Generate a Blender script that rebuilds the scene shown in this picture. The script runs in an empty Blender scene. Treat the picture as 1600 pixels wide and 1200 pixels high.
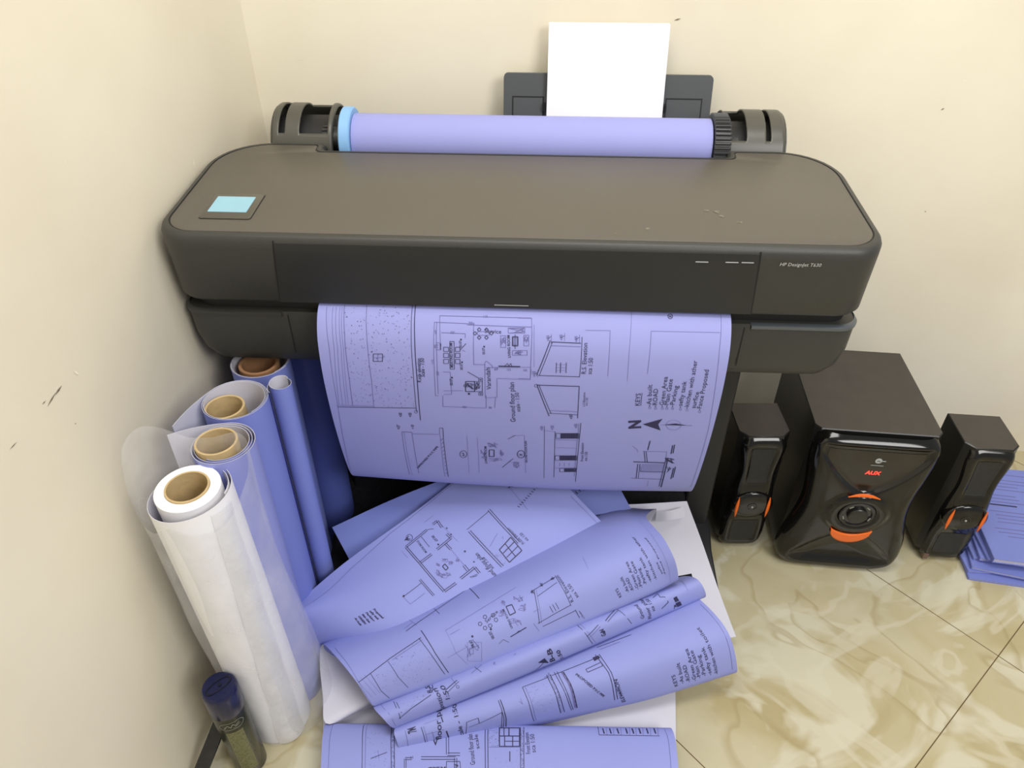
import bpy, math, random
from math import sin, cos, pi, radians, sqrt, atan2
from mathutils import Vector, Matrix
from mathutils.bvhtree import BVHTree
scene = bpy.context.scene
C = scene.collection
random.seed(7)

# ------------------------------------------------------------------ camera
FPX, PITCH, YAW, CAMH = 1150.0, radians(37.2), radians(2.9), 1.268
fw = Vector((-sin(YAW)*cos(PITCH), cos(YAW)*cos(PITCH), -sin(PITCH)))
rt = Vector((cos(YAW), sin(YAW), 0))
up = rt.cross(fw)
cam_d = bpy.data.cameras.new('camera'); cam = bpy.data.objects.new('camera', cam_d); C.objects.link(cam)
cam_d.sensor_fit = 'HORIZONTAL'; cam_d.sensor_width = 36.0; cam_d.lens = 36.0*FPX/1600.0
cam_d.clip_start = 0.02
cam.matrix_world = Matrix.Translation((0, 0, CAMH)) @ Matrix((rt, up, -fw)).transposed().to_4x4()
scene.camera = cam
# ------------------------------------------------------------------ light
world = bpy.data.worlds.new('world'); scene.world = world; world.use_nodes = True
bg = world.node_tree.nodes['Background']; bg.inputs[0].default_value = (0.97, 0.98, 1.0, 1); bg.inputs[1].default_value = 0.32
def area(name, loc, target, size, power, col):
    d = bpy.data.lights.new(name, 'AREA'); d.shape = 'RECTANGLE'; d.size, d.size_y = size; d.energy = power; d.color = col
    o = bpy.data.objects.new(name, d); C.objects.link(o); o.location = loc
    o.rotation_euler = (Vector(target)-Vector(loc)).to_track_quat('-Z', 'Y').to_euler(); return o
area('window_light', (1.5, -0.9, 2.3), (-0.1, 1.1, 0.4), (1.1, 1.1), 37, (1.0, 0.98, 0.95))
area('ceiling_tube_light', (0.15, 0.45, 2.7), (0.1, 0.95, 0.3), (1.5, 0.6), 26, (1.0, 0.975, 0.93))
scene.view_settings.view_transform = 'Standard'; scene.view_settings.look = 'None'
scene.view_settings.gamma = 1; scene.view_settings.use_curve_mapping = False
scene.view_settings.exposure = 0.22

# ------------------------------------------------------------------ helpers
def at(x, y, z):
    """point of the room seen at photo position (x, y) at height z"""
    r = fw + rt*((x-800)/FPX) - up*((y-600)/FPX)
    return Vector((0, 0, CAMH)) + r*((z-CAMH)/r.z)
def proj(p):
    q = p - Vector((0, 0, CAMH)); d = q.dot(fw)
    return 800+FPX*q.dot(rt)/d, 600-FPX*q.dot(up)/d

def srgb(r, g, b):
    f = lambda c: (c/255/12.92) if c/255 <= .04045 else ((c/255+.055)/1.055)**2.4
    return (f(r), f(g), f(b), 1)
MATS = {}
def mat(name, col, rough=.5, metal=0, spec=.5, vary=.0, vscale=8, bump=0, bscale=200, emit=None, estr=0, coat=0):
    m = bpy.data.materials.new(name); m.use_nodes = True
    nt = m.node_tree; b = nt.nodes['Principled BSDF']
    b.inputs['Base Color'].default_value = col; b.inputs['Roughness'].default_value = rough
    b.inputs['Metallic'].default_value = metal; b.inputs['Specular IOR Level'].default_value = spec
    b.inputs['Coat Weight'].default_value = coat
    tc = nt.nodes.new('ShaderNodeTexCoord')
    if vary:
        n = nt.nodes.new('ShaderNodeTexNoise'); n.inputs['Scale'].default_value = vscale; n.inputs['Detail'].default_value = 4
        nt.links.new(tc.outputs['Object'], n.inputs['Vector'])
        r = nt.nodes.new('ShaderNodeValToRGB')
        r.color_ramp.elements[0].position = .3; r.color_ramp.elements[1].position = .7
        r.color_ramp.elements[0].color = tuple(c*(1-vary) for c in col[:3])+(1,)
        r.color_ramp.elements[1].color = tuple(min(1, c*(1+vary)) for c in col[:3])+(1,)
        nt.links.new(n.outputs['Fac'], r.inputs[0]); nt.links.new(r.outputs[0], b.inputs['Base Color'])
    if bump:
        n = nt.nodes.new('ShaderNodeTexNoise'); n.inputs['Scale'].default_value = bscale
        nt.links.new(tc.outputs['Object'], n.inputs['Vector'])
        bp = nt.nodes.new('ShaderNodeBump'); bp.inputs['Strength'].default_value = bump; bp.inputs['Distance'].default_value = .002
        nt.links.new(n.outputs['Fac'], bp.inputs['Height']); nt.links.new(bp.outputs[0], b.inputs['Normal'])
    if emit:
        b.inputs['Emission Color'].default_value = emit; b.inputs['Emission Strength'].default_value = estr
    MATS[name] = m
    return m
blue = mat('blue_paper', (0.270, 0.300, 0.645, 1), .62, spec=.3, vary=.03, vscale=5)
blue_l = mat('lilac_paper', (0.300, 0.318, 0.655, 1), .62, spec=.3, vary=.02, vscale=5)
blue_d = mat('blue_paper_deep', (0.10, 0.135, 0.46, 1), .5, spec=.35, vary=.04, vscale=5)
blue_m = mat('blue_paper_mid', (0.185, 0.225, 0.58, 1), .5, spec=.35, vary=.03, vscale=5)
paperback = mat('paper_back', srgb(205, 204, 216), .7, spec=.2, vary=.02)
white = mat('white_paper', srgb(243, 243, 247), .7, spec=.2, vary=.01)
ink = mat('ink', (0.022, 0.02, 0.075, 1), .6, vary=.1)
inkg = mat('ink_grey', (0.13, 0.125, 0.33, 1), .6, vary=.1)
board = mat('cardboard', srgb(190, 166, 122), .8, vary=.08, vscale=60, bump=.3, bscale=120)
board_d = mat('cardboard_brown', srgb(150, 110, 76), .8, vary=.08, vscale=60)
lidm = mat('printer_top_plastic', srgb(88, 83, 75), .40, vary=.03, vscale=3, bump=.15, bscale=900)
shell = mat('printer_grey_plastic', srgb(54, 54, 51), .45, vary=.03, bump=.15, bscale=900)
shelld = mat('printer_dark_plastic', srgb(35, 36, 36), .42, vary=.03, bump=.1, bscale=900)
cover_m = mat('printer_cover_plastic', srgb(76, 75, 68), .35, vary=.03)
black = mat('black_gap', (.006, .006, .007, 1), .6, vary=.1)
blackp = mat('black_plastic', (.016, .016, .018, 1), .45, vary=.1)
fabric = mat('black_fabric', (.014, .014, .016, 1), .95, spec=.1, vary=.2, vscale=90, bump=.5, bscale=700)
silver = mat('silver_trim', srgb(104, 110, 117), .3, metal=.6, vary=.03)
mark = mat('light_mark', srgb(170, 174, 174), .5, vary=.02)
ltext = mat('grey_lettering', srgb(175, 175, 172), .5, vary=.02)
screen = mat('lit_screen', srgb(110, 150, 165), .2, emit=srgb(165, 208, 222), estr=.38, vary=.05, vscale=30)
frame_m = mat('screen_frame', srgb(80, 76, 68), .25, vary=.03)
flange = mat('blue_flange', srgb(130, 178, 226), .45, vary=.02)
gearm = mat('dark_gear_plastic', srgb(60, 60, 62), .4, vary=.05)
feederm = mat('feeder_plastic', srgb(74, 77, 79), .5, vary=.04)
gloss = mat('gloss_black', (.006, .0058, .0052, 1), .11, vary=.1)
satin = mat('satin_black', (.012, .012, .011, 1), .32, vary=.1)
woodtop = mat('dark_laminate', srgb(62, 57, 53), .5, vary=.08, vscale=30, bump=.2, bscale=500)
grille = mat('grille_mesh', (.02, .02, .019, 1), .6, vary=.5, vscale=600)
orange = mat('orange_plastic', srgb(240, 110, 30), .35, vary=.03)
redled = mat('red_display', (.5, .01, .005, 1), .4, emit=(1, .05, .03, 1), estr=2.2, vary=.02)
greyring = mat('grey_ring', srgb(38, 38, 38), .15, vary=.05)
navy = mat('navy_cap', srgb(18, 23, 62), .22, vary=.05)
navyd = mat('navy_dark', srgb(9, 11, 34), .3, vary=.05)
canm = mat('can_body', srgb(48, 52, 40), .22, metal=.3, vary=.15, vscale=25)
canlab = mat('can_label', srgb(112, 112, 80), .35, metal=.3, vary=.3, vscale=260)
silverink = mat('silver_ink', srgb(150, 152, 148), .35, metal=.4, vary=.05)
barm = mat('black_bar', srgb(32, 31, 28), .35, vary=.4, vscale=120)
pages = mat('page_edges', srgb(188, 188, 214), .8, vary=.12, vscale=400)

def film(name, alpha, tint):
    m = bpy.data.materials.new(name); m.use_nodes = True; nt = m.node_tree
    b = nt.nodes['Principled BSDF']; out = nt.nodes['Material Output']
    b.inputs['Base Color'].default_value = tint; b.inputs['Roughness'].default_value = .16
    tr = nt.nodes.new('ShaderNodeBsdfTransparent'); mx = nt.nodes.new('ShaderNodeMixShader')
    tc = nt.nodes.new('ShaderNodeTexCoord'); n = nt.nodes.new('ShaderNodeTexNoise'); n.inputs['Scale'].default_value = 14
    n.inputs['Detail'].default_value = 5
    nt.links.new(tc.outputs['Object'], n.inputs['Vector'])
    mr = nt.nodes.new('ShaderNodeMapRange'); mr.inputs['To Min'].default_value = alpha*.55; mr.inputs['To Max'].default_value = alpha*1.45
    mr.inputs['From Min'].default_value = .3; mr.inputs['From Max'].default_value = .7
    nt.links.new(n.outputs['Fac'], mr.inputs['Value'])
    bp = nt.nodes.new('ShaderNodeBump'); bp.inputs['Strength'].default_value = .35; bp.inputs['Distance'].default_value = .004
    nt.links.new(n.outputs['Fac'], bp.inputs['Height']); nt.links.new(bp.outputs[0], b.inputs['Normal'])
    nt.links.new(mr.outputs[0], mx.inputs[0]); nt.links.new(tr.outputs[0], mx.inputs[1]); nt.links.new(b.outputs[0], mx.inputs[2])
    nt.links.new(mx.outputs[0], out.inputs['Surface'])
    return m
plastic_d = film('dense_plastic_film', .62, (.86, .86, .9, 1))
plastic = film('clear_plastic_film', .24, (.85, .85, .88, 1))

class MB:
    def __init__(s): s.v = []; s.f = []; s.m = []
    def add(s, vs, fs, m=0):
        o = len(s.v); s.v += [Vector(v) for v in vs]
        for f in fs: s.f.append([i+o for i in f]); s.m.append(m)
    def box(s, a, b, m=0, rot=None, piv=None):
        x0, y0, z0 = a; x1, y1, z1 = b
        vs = [Vector(p) for p in ((x0,y0,z0),(x1,y0,z0),(x1,y1,z0),(x0,y1,z0),(x0,y0,z1),(x1,y0,z1),(x1,y1,z1),(x0,y1,z1))]
        if rot is not None:
            pv = Vector(piv) if piv is not None else sum(vs, Vector())/8
            vs = [rot @ (v-pv)+pv for v in vs]
        s.add(vs, [(0,3,2,1),(4,5,6,7),(0,1,5,4),(1,2,6,5),(2,3,7,6),(3,0,4,7)], m)
    def rings(s, rings, m=0, cap0=True, cap1=True, closed=True):
        n = len(rings[0]); vs = [p for r in rings for p in r]; fs = []
        for k in range(len(rings)-1):
            for i in range(n if closed else n-1):
                j = (i+1) % n
                fs.append((k*n+i, k*n+j, (k+1)*n+j, (k+1)*n+i))
        if cap0: fs.append(tuple(range(n-1, -1, -1)))
        if cap1: fs.append(tuple((len(rings)-1)*n+i for i in range(n)))
        s.add(vs, fs, m)
    def lathe(s, prof, base, axis, n=40, m=0, cap0=False, cap1=False, wob=None):
        """prof = [(r, h)] about axis"""
        ax = Vector(axis).normalized(); e1 = ax.orthogonal().normalized(); e2 = ax.cross(e1)
        rings = []
        for r, h in prof:
            rings.append([Vector(base)+ax*h+(e1*cos(2*pi*i/n)+e2*sin(2*pi*i/n))*(r*(wob(i/n, h) if wob else 1)) for i in range(n)])
        s.rings(rings, m, cap0, cap1)
    def tube(s, pts, r, n=10, m=0):
        pts = [Vector(p) for p in pts]; rings = []
        for i, p in enumerate(pts):
            d = (pts[min(i+1, len(pts)-1)]-pts[max(i-1, 0)]).normalized()
            e1 = d.cross(Vector((0, 0, 1))) if abs(d.z) < .95 else d.cross(Vector((1, 0, 0)))
            e1.normalize(); e2 = e1.cross(d)
            rings.append([p+(e1*cos(2*pi*k/n)+e2*sin(2*pi*k/n))*r for k in range(n)])
        s.rings(rings, m)
def tag(o, label=None, cat=None, group=None, kind=None):
    if label: o['label'] = label
    if cat: o['category'] = cat
    if group: o['group'] = group
    if kind: o['kind'] = kind
    return o
def root_loc(p):
    v = Vector((0, 0, 0))
    while p is not None: v = v+Vector(p.location); p = p.parent
    return v
def build(mb, name, mats, parent=None, smooth=True, ang=35, local=False, bevel=0):
    off = Vector((0, 0, 0)) if local else root_loc(parent)
    me = bpy.data.meshes.new(name)
    me.from_pydata([tuple(v-off) for v in mb.v], [], mb.f)
    if not isinstance(mats, (list, tuple)): mats = [mats]
    for m in mats: me.materials.append(m)
    me.polygons.foreach_set('material_index', mb.m)
    if smooth:
        me.polygons.foreach_set('use_smooth', [True]*len(me.polygons)); me.set_sharp_from_angle(angle=radians(ang))
    me.validate(); me.update()
    o = bpy.data.objects.new(name, me); C.objects.link(o)
    if parent is not None: o.parent = parent
    if bevel:
        b = o.modifiers.new('bevel', 'BEVEL'); b.width = bevel; b.segments = 3; b.limit_method = 'ANGLE'; b.angle_limit = radians(40)
    return o
def thing(name, label, cat, loc, rz=0, group=None):
    o = bpy.data.objects.new(name, None); C.objects.link(o); o.location = loc; o.rotation_euler = (0, 0, rz)
    o.empty_display_size = .05
    return tag(o, label, cat, group)

_txt = {}
def text_geo(s, bold=0.0):
    key = (s, bold)
    if key not in _txt:
        cu = bpy.data.curves.new('t', 'FONT'); cu.body = s; cu.resolution_u = 2; cu.offset = bold
        ob = bpy.data.objects.new('t', cu); C.objects.link(ob)
        dg = bpy.context.evaluated_depsgraph_get(); dg.update()
        me = ob.evaluated_get(dg).to_mesh()
        vs = [(v.co.x, v.co.y) for v in me.vertices]; fs = [tuple(p.vertices) for p in me.polygons]
        ob.evaluated_get(dg).to_mesh_clear(); bpy.data.objects.remove(ob); bpy.data.curves.remove(cu)
        x0 = min(v[0] for v in vs); x1 = max(v[0] for v in vs)
        _txt[key] = ([(a-x0, b) for a, b in vs], fs, x1-x0)
    return _txt[key]
def text_on(mb, s, org, ex, ey, width=None, size=None, m=0, bold=0):
    vs, fs, w = text_geo(s, bold)
    k = size if size else width/w
    mb.add([Vector(org)+Vector(ex)*(a*k)+Vector(ey)*(b*k) for a, b in vs], fs, m)

# ------------------------------------------------------------------ curved paper
def cr(P, t):
    """Catmull-Rom through list P at t in [0, len-1]"""
    n = len(P); i = min(int(t), n-2); f = t-i
    p1, p2 = P[i], P[i+1]
    p0 = P[i-1] if i > 0 else p1*2-p2
    p3 = P[i+2] if i+2 < n else p2*2-p1
    return (p1*2+(p2-p0)*f+(p0*2-p1*5+p2*4-p3)*f*f+(p1*3-p0-p2*3+p3)*f*f*f)*.5
class Patch:
    """rows: list (over u) of profiles (over v) of world points"""
    def __init__(s, rows, W=None):
        s.rows = [[Vector(p) for p in r] for r in rows]
        s.nu = len(rows); s.nv = len(rows[0])
        # arc-length tables along the middle profile
        def table(fn, n):
            t = [0]; last = fn(0)
            for k in range(1, n+1):
                p = fn(k/n); t.append(t[-1]+(p-last).length); last = p
            return t
        s.N = 120
        s.tv = table(lambda x: s.raw(.5, x), s.N); s.tu = table(lambda x: s.raw(x, .5), s.N)
        s.L = s.tv[-1]; s.W = s.tu[-1]
    def raw(s, a, b):
        col = [cr(r, b*(s.nv-1)) for r in s.rows]
        return cr(col, a*(s.nu-1)) if s.nu > 1 else col[0]
    def inv(s, tab, d):
        d = min(max(d, 0), tab[-1]); lo, hi = 0, s.N
        while hi-lo > 1:
            m = (lo+hi)//2
            if tab[m] <= d: lo = m
            else: hi = m
        seg = tab[hi]-tab[lo]
        return (lo+(d-tab[lo])/seg if seg > 1e-9 else lo)/s.N
    def S(s, u, v): return s.raw(s.inv(s.tu, u), s.inv(s.tv, v))
    def nrm(s, u, v):
        e = .001
        a = s.S(min(u+e, s.W), v)-s.S(max(u-e, 0), v); b = s.S(u, min(v+e, s.L))-s.S(u, max(v-e, 0))
        n = b.cross(a); return n.normalized() if n.length > 1e-12 else Vector((0, 0, 1))
class Sheet:
    """paper sheet: front (slot 0), back (slot 1), printing (slot 2, 3) all in one mesh. side=+1: front follows nrm"""
    def __init__(s, patch, nu=26, nv=60, side=1, vr=None, crop=(0, 0, 1)):
        s.p = patch; s.side = side; s.mb = MB(); s.crop = crop
        W, L = patch.W, patch.L; th = .00025
        P = [[patch.S(W*i/nu, L*j/nv) for j in range(nv+1)] for i in range(nu+1)]
        Nn = [[patch.nrm(W*i/nu, L*j/nv)*side for j in range(nv+1)] for i in range(nu+1)]
        n1 = nv+1
        fr = [P[i][j]+Nn[i][j]*th for i in range(nu+1) for j in range(n1)]
        bk = [P[i][j]-Nn[i][j]*th for i in range(nu+1) for j in range(n1)]
        q = [(i*n1+j, i*n1+j+1, (i+1)*n1+j+1, (i+1)*n1+j) for i in range(nu) for j in range(nv)]
        if side < 0: q = [tuple(reversed(f)) for f in q]
        s.mb.add(fr, q, 0); s.mb.add(bk, [tuple(reversed(f)) for f in q], 1)
        s.P, s.nu_, s.nv_, s.Nn = P, nu, nv, Nn
        s.vr = vr or (0, 1)
        s.grid = None
    def front(s, u, v, h=.0009): return s.p.S(u, v)+s.p.nrm(u, v)*s.side*h
    def uv(s, x, y):
        """sheet coordinates (metres) of the point seen at crop position (x, y)"""
        x = s.crop[0]+x/s.crop[2]; y = s.crop[1]+y/s.crop[2]
        W, L = s.p.W, s.p.L
        if s.grid is None:
            s.grid = []
            for i in range(s.nu_+1):
                for j in range(s.nv_+1):
                    vv = j/s.nv_
                    if s.vr[0] <= vv <= s.vr[1]:
                        if s.Nn[i][j].dot(Vector((0, 0, CAMH))-s.P[i][j]) > 0:
                            s.grid.append((proj(s.P[i][j]), W*i/s.nu_, L*vv))
        b = min(s.grid, key=lambda g: (g[0][0]-x)**2+(g[0][1]-y)**2)
        u, v = b[1], b[2]; e = .0015
        for _ in range(6):
            f0 = proj(s.p.S(u, v)); du = e if u+e < W else -e; dv = e if v+e < L else -e
            fu = proj(s.p.S(u+du, v)); fv = proj(s.p.S(u, v+dv))
            a, b_, c, d = (fu[0]-f0[0])/du, (fv[0]-f0[0])/dv, (fu[1]-f0[1])/du, (fv[1]-f0[1])/dv
            D = a*d-b_*c
            if abs(D) < 1e3: break
            ex, ey = x-f0[0], y-f0[1]
            su = (d*ex-b_*ey)/D; sv = (a*ey-c*ex)/D
            k = min(1, .03/max(abs(su), abs(sv), 1e-9))
            u = min(max(u+su*k, 0.0005), W-.0005); v = min(max(v+sv*k, .0005), L-.0005)
        return u, v
    def seg(s, a, b, w, m):
        n = max(1, int(sqrt((a[0]-b[0])**2+(a[1]-b[1])**2)/.012)+1)
        dx, dy = b[0]-a[0], b[1]-a[1]; l = sqrt(dx*dx+dy*dy)
        if l < 1e-6: return
        nx, ny = -dy/l*w/2, dx/l*w/2; vs = []
        for k in range(n+1):
            u, v = a[0]+dx*k/n, a[1]+dy*k/n
            vs += [s.front(u+nx, v+ny), s.front(u-nx, v-ny)]
        s.mb.add(vs, [(2*k, 2*k+1, 2*k+3, 2*k+2) for k in range(n)], m)
    def line(s, pts, w=.0007, m=3, close=False):
        q = [s.uv(*p) for p in pts]
        if close: q.append(q[0])
        for a, b in zip(q, q[1:]): s.seg(a, b, w, m)
    def dbl(s, pts, gap=.003, w=.0007, m=2):
        q = [s.uv(*p) for p in pts]
        for a, b in zip(q, q[1:]):
            dx, dy = b[0]-a[0], b[1]-a[1]; l = sqrt(dx*dx+dy*dy) or 1
            for g in (-gap/2, gap/2):
                o = (-dy/l*g, dx/l*g)
                s.seg((a[0]+o[0], a[1]+o[1]), (b[0]+o[0], b[1]+o[1]), w, m)
    def rect(s, x0, y0, x1, y1, w=.0007, m=3): s.line([(x0, y0), (x1, y0), (x1, y1), (x0, y1)], w, m, True)
    def fill(s, pts, m=2):
        q = [s.uv(*p) for p in pts]; s.mb.add([s.front(*a) for a in q], [tuple(range(len(q)))], m)
    def circ(s, x, y, r, w=.0006, m=2, n=14, ry=None):
        s.line([(x+r*cos(2*pi*k/n), y+(ry or r)*sin(2*pi*k/n)) for k in range(n)], w, m, True)
    def dots(s, quad, n, m=3, r=.0008):
        q = [s.uv(*p) for p in quad]; rnd = random.Random(len(s.mb.v))
        for _ in range(n):
            a, b = rnd.random(), rnd.random()
            u = (q[0][0]*(1-a)+q[1][0]*a)*(1-b)+(q[3][0]*(1-a)+q[2][0]*a)*b
            v = (q[0][1]*(1-a)+q[1][1]*a)*(1-b)+(q[3][1]*(1-a)+q[2][1]*a)*b
            t = rnd.random()*6.28; k = r*rnd.uniform(.5, 1.2)
            s.mb.add([s.front(u+k*cos(t), v+k*sin(t)), s.front(u+k*.6*cos(t+2.1), v+k*.6*sin(t+2.1)), s.front(u+k*.6*cos(t+4.2), v+k*.6*sin(t+4.2))], [(0, 1, 2)], m)
    def text(s, st, a, b, m=2, bold=.008, size=None):
        """baseline from a to b; letters stretched to fit, their height limited by size (m)"""
        A, B = s.uv(*a), s.uv(*b)
        dx, dy = B[0]-A[0], B[1]-A[1]; l = sqrt(dx*dx+dy*dy)
        if l < 1e-4: return
        vs, fs, w = text_geo(st, bold); k = l/w; kh = size if size else k*1.15
        ex = (dx/l, dy/l); ey = (dy/l, -dx/l)
        s.mb.add([s.front(A[0]+ex[0]*x*k+ey[0]*y*kh, A[1]+ex[1]*x*k+ey[1]*y*kh) for x, y in vs], fs, m)
    def scrib(s, x0, y0, x1, y1, n=9, m=3, w=.0006):
        rnd = random.Random(int(x0*7+y0)); pts = [(rnd.uniform(x0, x1), rnd.uniform(y0, y1)) for _ in range(n)]
        s.line(pts, w, m)
    def ticks(s, a, b, n, ln, m=2, w=.0012):
        """row of small word-like dashes from a to b, each along the direction (photo px) ln"""
        for k in range(n):
            f = k/max(1, n-1); x = a[0]+(b[0]-a[0])*f; y = a[1]+(b[1]-a[1])*f
            g = .6+.4*((k*37) % 10)/10
            s.line([(x, y), (x+ln[0]*g, y+ln[1]*g)], w, m)
    def done(s, name, mats, **kw):
        return build(s.mb, name, mats, ang=60, **kw)

# ------------------------------------------------------------------ room
WX, WY = -.566, 1.452
def wall_material():
    m = mat('wall_paint', srgb(232, 222, 198), .55, spec=.3)
    nt = m.node_tree; b = nt.nodes['Principled BSDF']; tc = [n for n in nt.nodes if n.type == 'TEX_COORD'][0]
    n1 = nt.nodes.new('ShaderNodeTexNoise'); n1.inputs['Scale'].default_value = 2.2; n1.inputs['Detail'].default_value = 5
    nt.links.new(tc.outputs['Object'], n1.inputs['Vector'])
    r = nt.nodes.new('ShaderNodeValToRGB'); r.color_ramp.elements[0].color = srgb(226, 217, 196); r.color_ramp.elements[1].color = srgb(235, 228, 208)
    r.color_ramp.elements[0].position = .35; r.color_ramp.elements[1].position = .65
    nt.links.new(n1.outputs['Fac'], r.inputs[0]); nt.links.new(r.outputs[0], b.inputs['Base Color'])
    n2 = nt.nodes.new('ShaderNodeTexNoise'); n2.inputs['Scale'].default_value = 35; n2.inputs['Detail'].default_value = 6
    nt.links.new(tc.outputs['Object'], n2.inputs['Vector'])
    bp = nt.nodes.new('ShaderNodeBump'); bp.inputs['Strength'].default_value = .12; bp.inputs['Distance'].default_value = .003
    nt.links.new(n2.outputs['Fac'], bp.inputs['Height']); nt.links.new(bp.outputs[0], b.inputs['Normal'])
    return m
wallm = wall_material()
scuff = mat('wall_scuff', srgb(120, 108, 90), .8, vary=.2)
scuffw = mat('wall_chip', srgb(245, 238, 220), .8, vary=.05)
def on_left(x, y):
    r = fw+rt*((x-800)/FPX)-up*((y-600)/FPX); return Vector((0, 0, CAMH))+r*((WX+.0006)/r.x)
def on_back(x, y):
    r = fw+rt*((x-800)/FPX)-up*((y-600)/FPX); return Vector((0, 0, CAMH))+r*((WY-.0006)/r.y)
def scuffs(mb, items, fn):
    for (x0, y0, x1, y1, w, m) in items:
        a, b = Vector((x0, y0)), Vector((x1, y1)); d = (b-a).normalized(); nn = Vector((-d.y, d.x))*w
        mid = (a+b)/2
        mb.add([fn(*a), fn(*(mid+nn)), fn(*b), fn(*(mid-nn))], [(0, 1, 2, 3)], m)
mb = MB(); mb.box((WX-.1, -1.6, 0), (WX, WY+.1, 2.8))
scuffs(mb, [(74, 636, 88, 612, 1.2, 1), (86, 618, 97, 602, 1.5, 1), (15, 703, 27, 690, .8, 1), (117, 661, 119, 663, .8, 1), (100, 250, 103, 256, .8, 2), (302, 248, 304, 262, 1, 2), (66, 632, 72, 626, .8, 1), (114, 578, 124, 586, 2, 2)], on_left)
tag(build(mb, 'wall_left', [wallm, scuff, scuffw], smooth=False), kind='structure')
mb = MB(); mb.box((WX, WY, 0), (2.6, WY+.1, 2.8))
scuffs(mb, [(1053, 32, 1064, 29, 1.2, 1), (1470, 172, 1476, 169, 1.0, 1), (1504, 125, 1509, 127, .8, 2), (1445, 330, 1447, 331, .9, 1), (466, 92, 473, 93, .7, 2), (1300, 262, 1302, 263, .8, 1)], on_back)
tag(build(mb, 'wall_back', [wallm, scuff, scuffw], smooth=False), kind='structure')

def floor_material():
    m = bpy.data.materials.new('marble_tiles'); m.use_nodes = True; nt = m.node_tree; N = nt.nodes; Lk = nt.links
    b = N['Principled BSDF']; tc = N.new('ShaderNodeTexCoord')
    def noise(sc, det=4, dist=0, vec=None, rough=.5):
        n = N.new('ShaderNodeTexNoise'); n.inputs['Scale'].default_value = sc; n.inputs['Detail'].default_value = det
        n.inputs['Distortion'].default_value = dist; n.inputs['Roughness'].default_value = rough
        Lk.new(vec or tc.outputs['Object'], n.inputs['Vector']); return n
    def ramp(src, stops):
        r = N.new('ShaderNodeValToRGB'); e = r.color_ramp.elements
        while len(e) < len(stops): e.new(.5)
        for k, (p, c) in enumerate(stops): e[k].position = p; e[k].color = c
        Lk.new(src, r.inputs[0]); return r
    def mix(f, a, c):
        x = N.new('ShaderNodeMix'); x.data_type = 'RGBA'
        if isinstance(f, float): x.inputs[0].default_value = f
        else: Lk.new(f, x.inputs[0])
        for s_, v in ((6, a), (7, c)):
            if isinstance(v, tuple): x.inputs[s_].default_value = v
            else: Lk.new(v, x.inputs[s_])
        return x.outputs[2]
    base = ramp(noise(5, 5, 1.0).outputs['Fac'], [(.3, srgb(170, 157, 118)), (.45, srgb(180, 170, 136)), (.6, srgb(187, 179, 149)), (.75, srgb(193, 187, 161))])
    # pale cloudy patches
    pale = ramp(noise(3.6, 3, 2.2).outputs['Fac'], [(.52, (0, 0, 0, 1)), (.6, (1, 1, 1, 1))])
    c1 = mix(pale.outputs[0], base.outputs[0], srgb(198, 193, 170))
    # ochre veins: thin band where a distorted noise crosses its mid value
    v1 = ramp(noise(2.0, 3, 1.4).outputs['Fac'], [(.478, (0, 0, 0, 1)), (.498, (.45, .45, .45, 1)), (.503, (0, 0, 0, 1))])
    c2 = mix(v1.outputs[0], c1, srgb(150, 132, 86))
    v2 = ramp(noise(2.4, 3, 1.8).outputs['Fac'], [(.5, (0, 0, 0, 1)), (.52, (.45, .45, .45, 1)), (.545, (.4, .4, .4, 1)), (.56, (0, 0, 0, 1))])
    c3 = mix(v2.outputs[0], c2, srgb(205, 201, 181))
    sp = N.new('ShaderNodeTexVoronoi'); sp.inputs['Scale'].default_value = 16; Lk.new(tc.outputs['Object'], sp.inputs['Vector'])
    spr = ramp(sp.outputs['Distance'], [(.0, (.8, .8, .8, 1)), (.022, (0, 0, 0, 1))])
    c3 = mix(spr.outputs[0], c3, srgb(110, 98, 70))
    # joints: 60 cm grid turned 42.9 degrees, one crossing at (0.890, 0.854)
    mp = N.new('ShaderNodeMapping'); mp.vector_type = 'TEXTURE'
    mp.inputs['Location'].default_value = (.890, .8545, 0); mp.inputs['Rotation'].default_value = (0, 0, radians(42.83))
    Lk.new(tc.outputs['Object'], mp.inputs['Vector'])
    sx = N.new('ShaderNodeSeparateXYZ'); Lk.new(mp.outputs[0], sx.inputs[0])
    def joint(o):
        a = N.new('ShaderNodeMath'); a.operation = 'PINGPONG'; a.inputs[1].default_value = .3; Lk.new(o, a.inputs[0])
        l = N.new('ShaderNodeMath'); l.operation = 'LESS_THAN'; l.inputs[1].default_value = .0009; Lk.new(a.outputs[0], l.inputs[0]); return l
    jx, jy = joint(sx.outputs[0]), joint(sx.outputs[1])
    mxn = N.new('ShaderNodeMath'); mxn.operation = 'MAXIMUM'; Lk.new(jx.outputs[0], mxn.inputs[0]); Lk.new(jy.outputs[0], mxn.inputs[1])
    col = mix(mxn.outputs[0], c3, srgb(92, 72, 40))
    Lk.new(col, b.inputs['Base Color']); b.inputs['Roughness'].default_value = .16; b.inputs['Specular IOR Level'].default_value = .4
    return m
mb = MB(); mb.box((WX-.1, -1.6, -.05), (2.6, WY+.1, 0))
tag(build(mb, 'floor', floor_material(), smooth=False), kind='structure')

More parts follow.
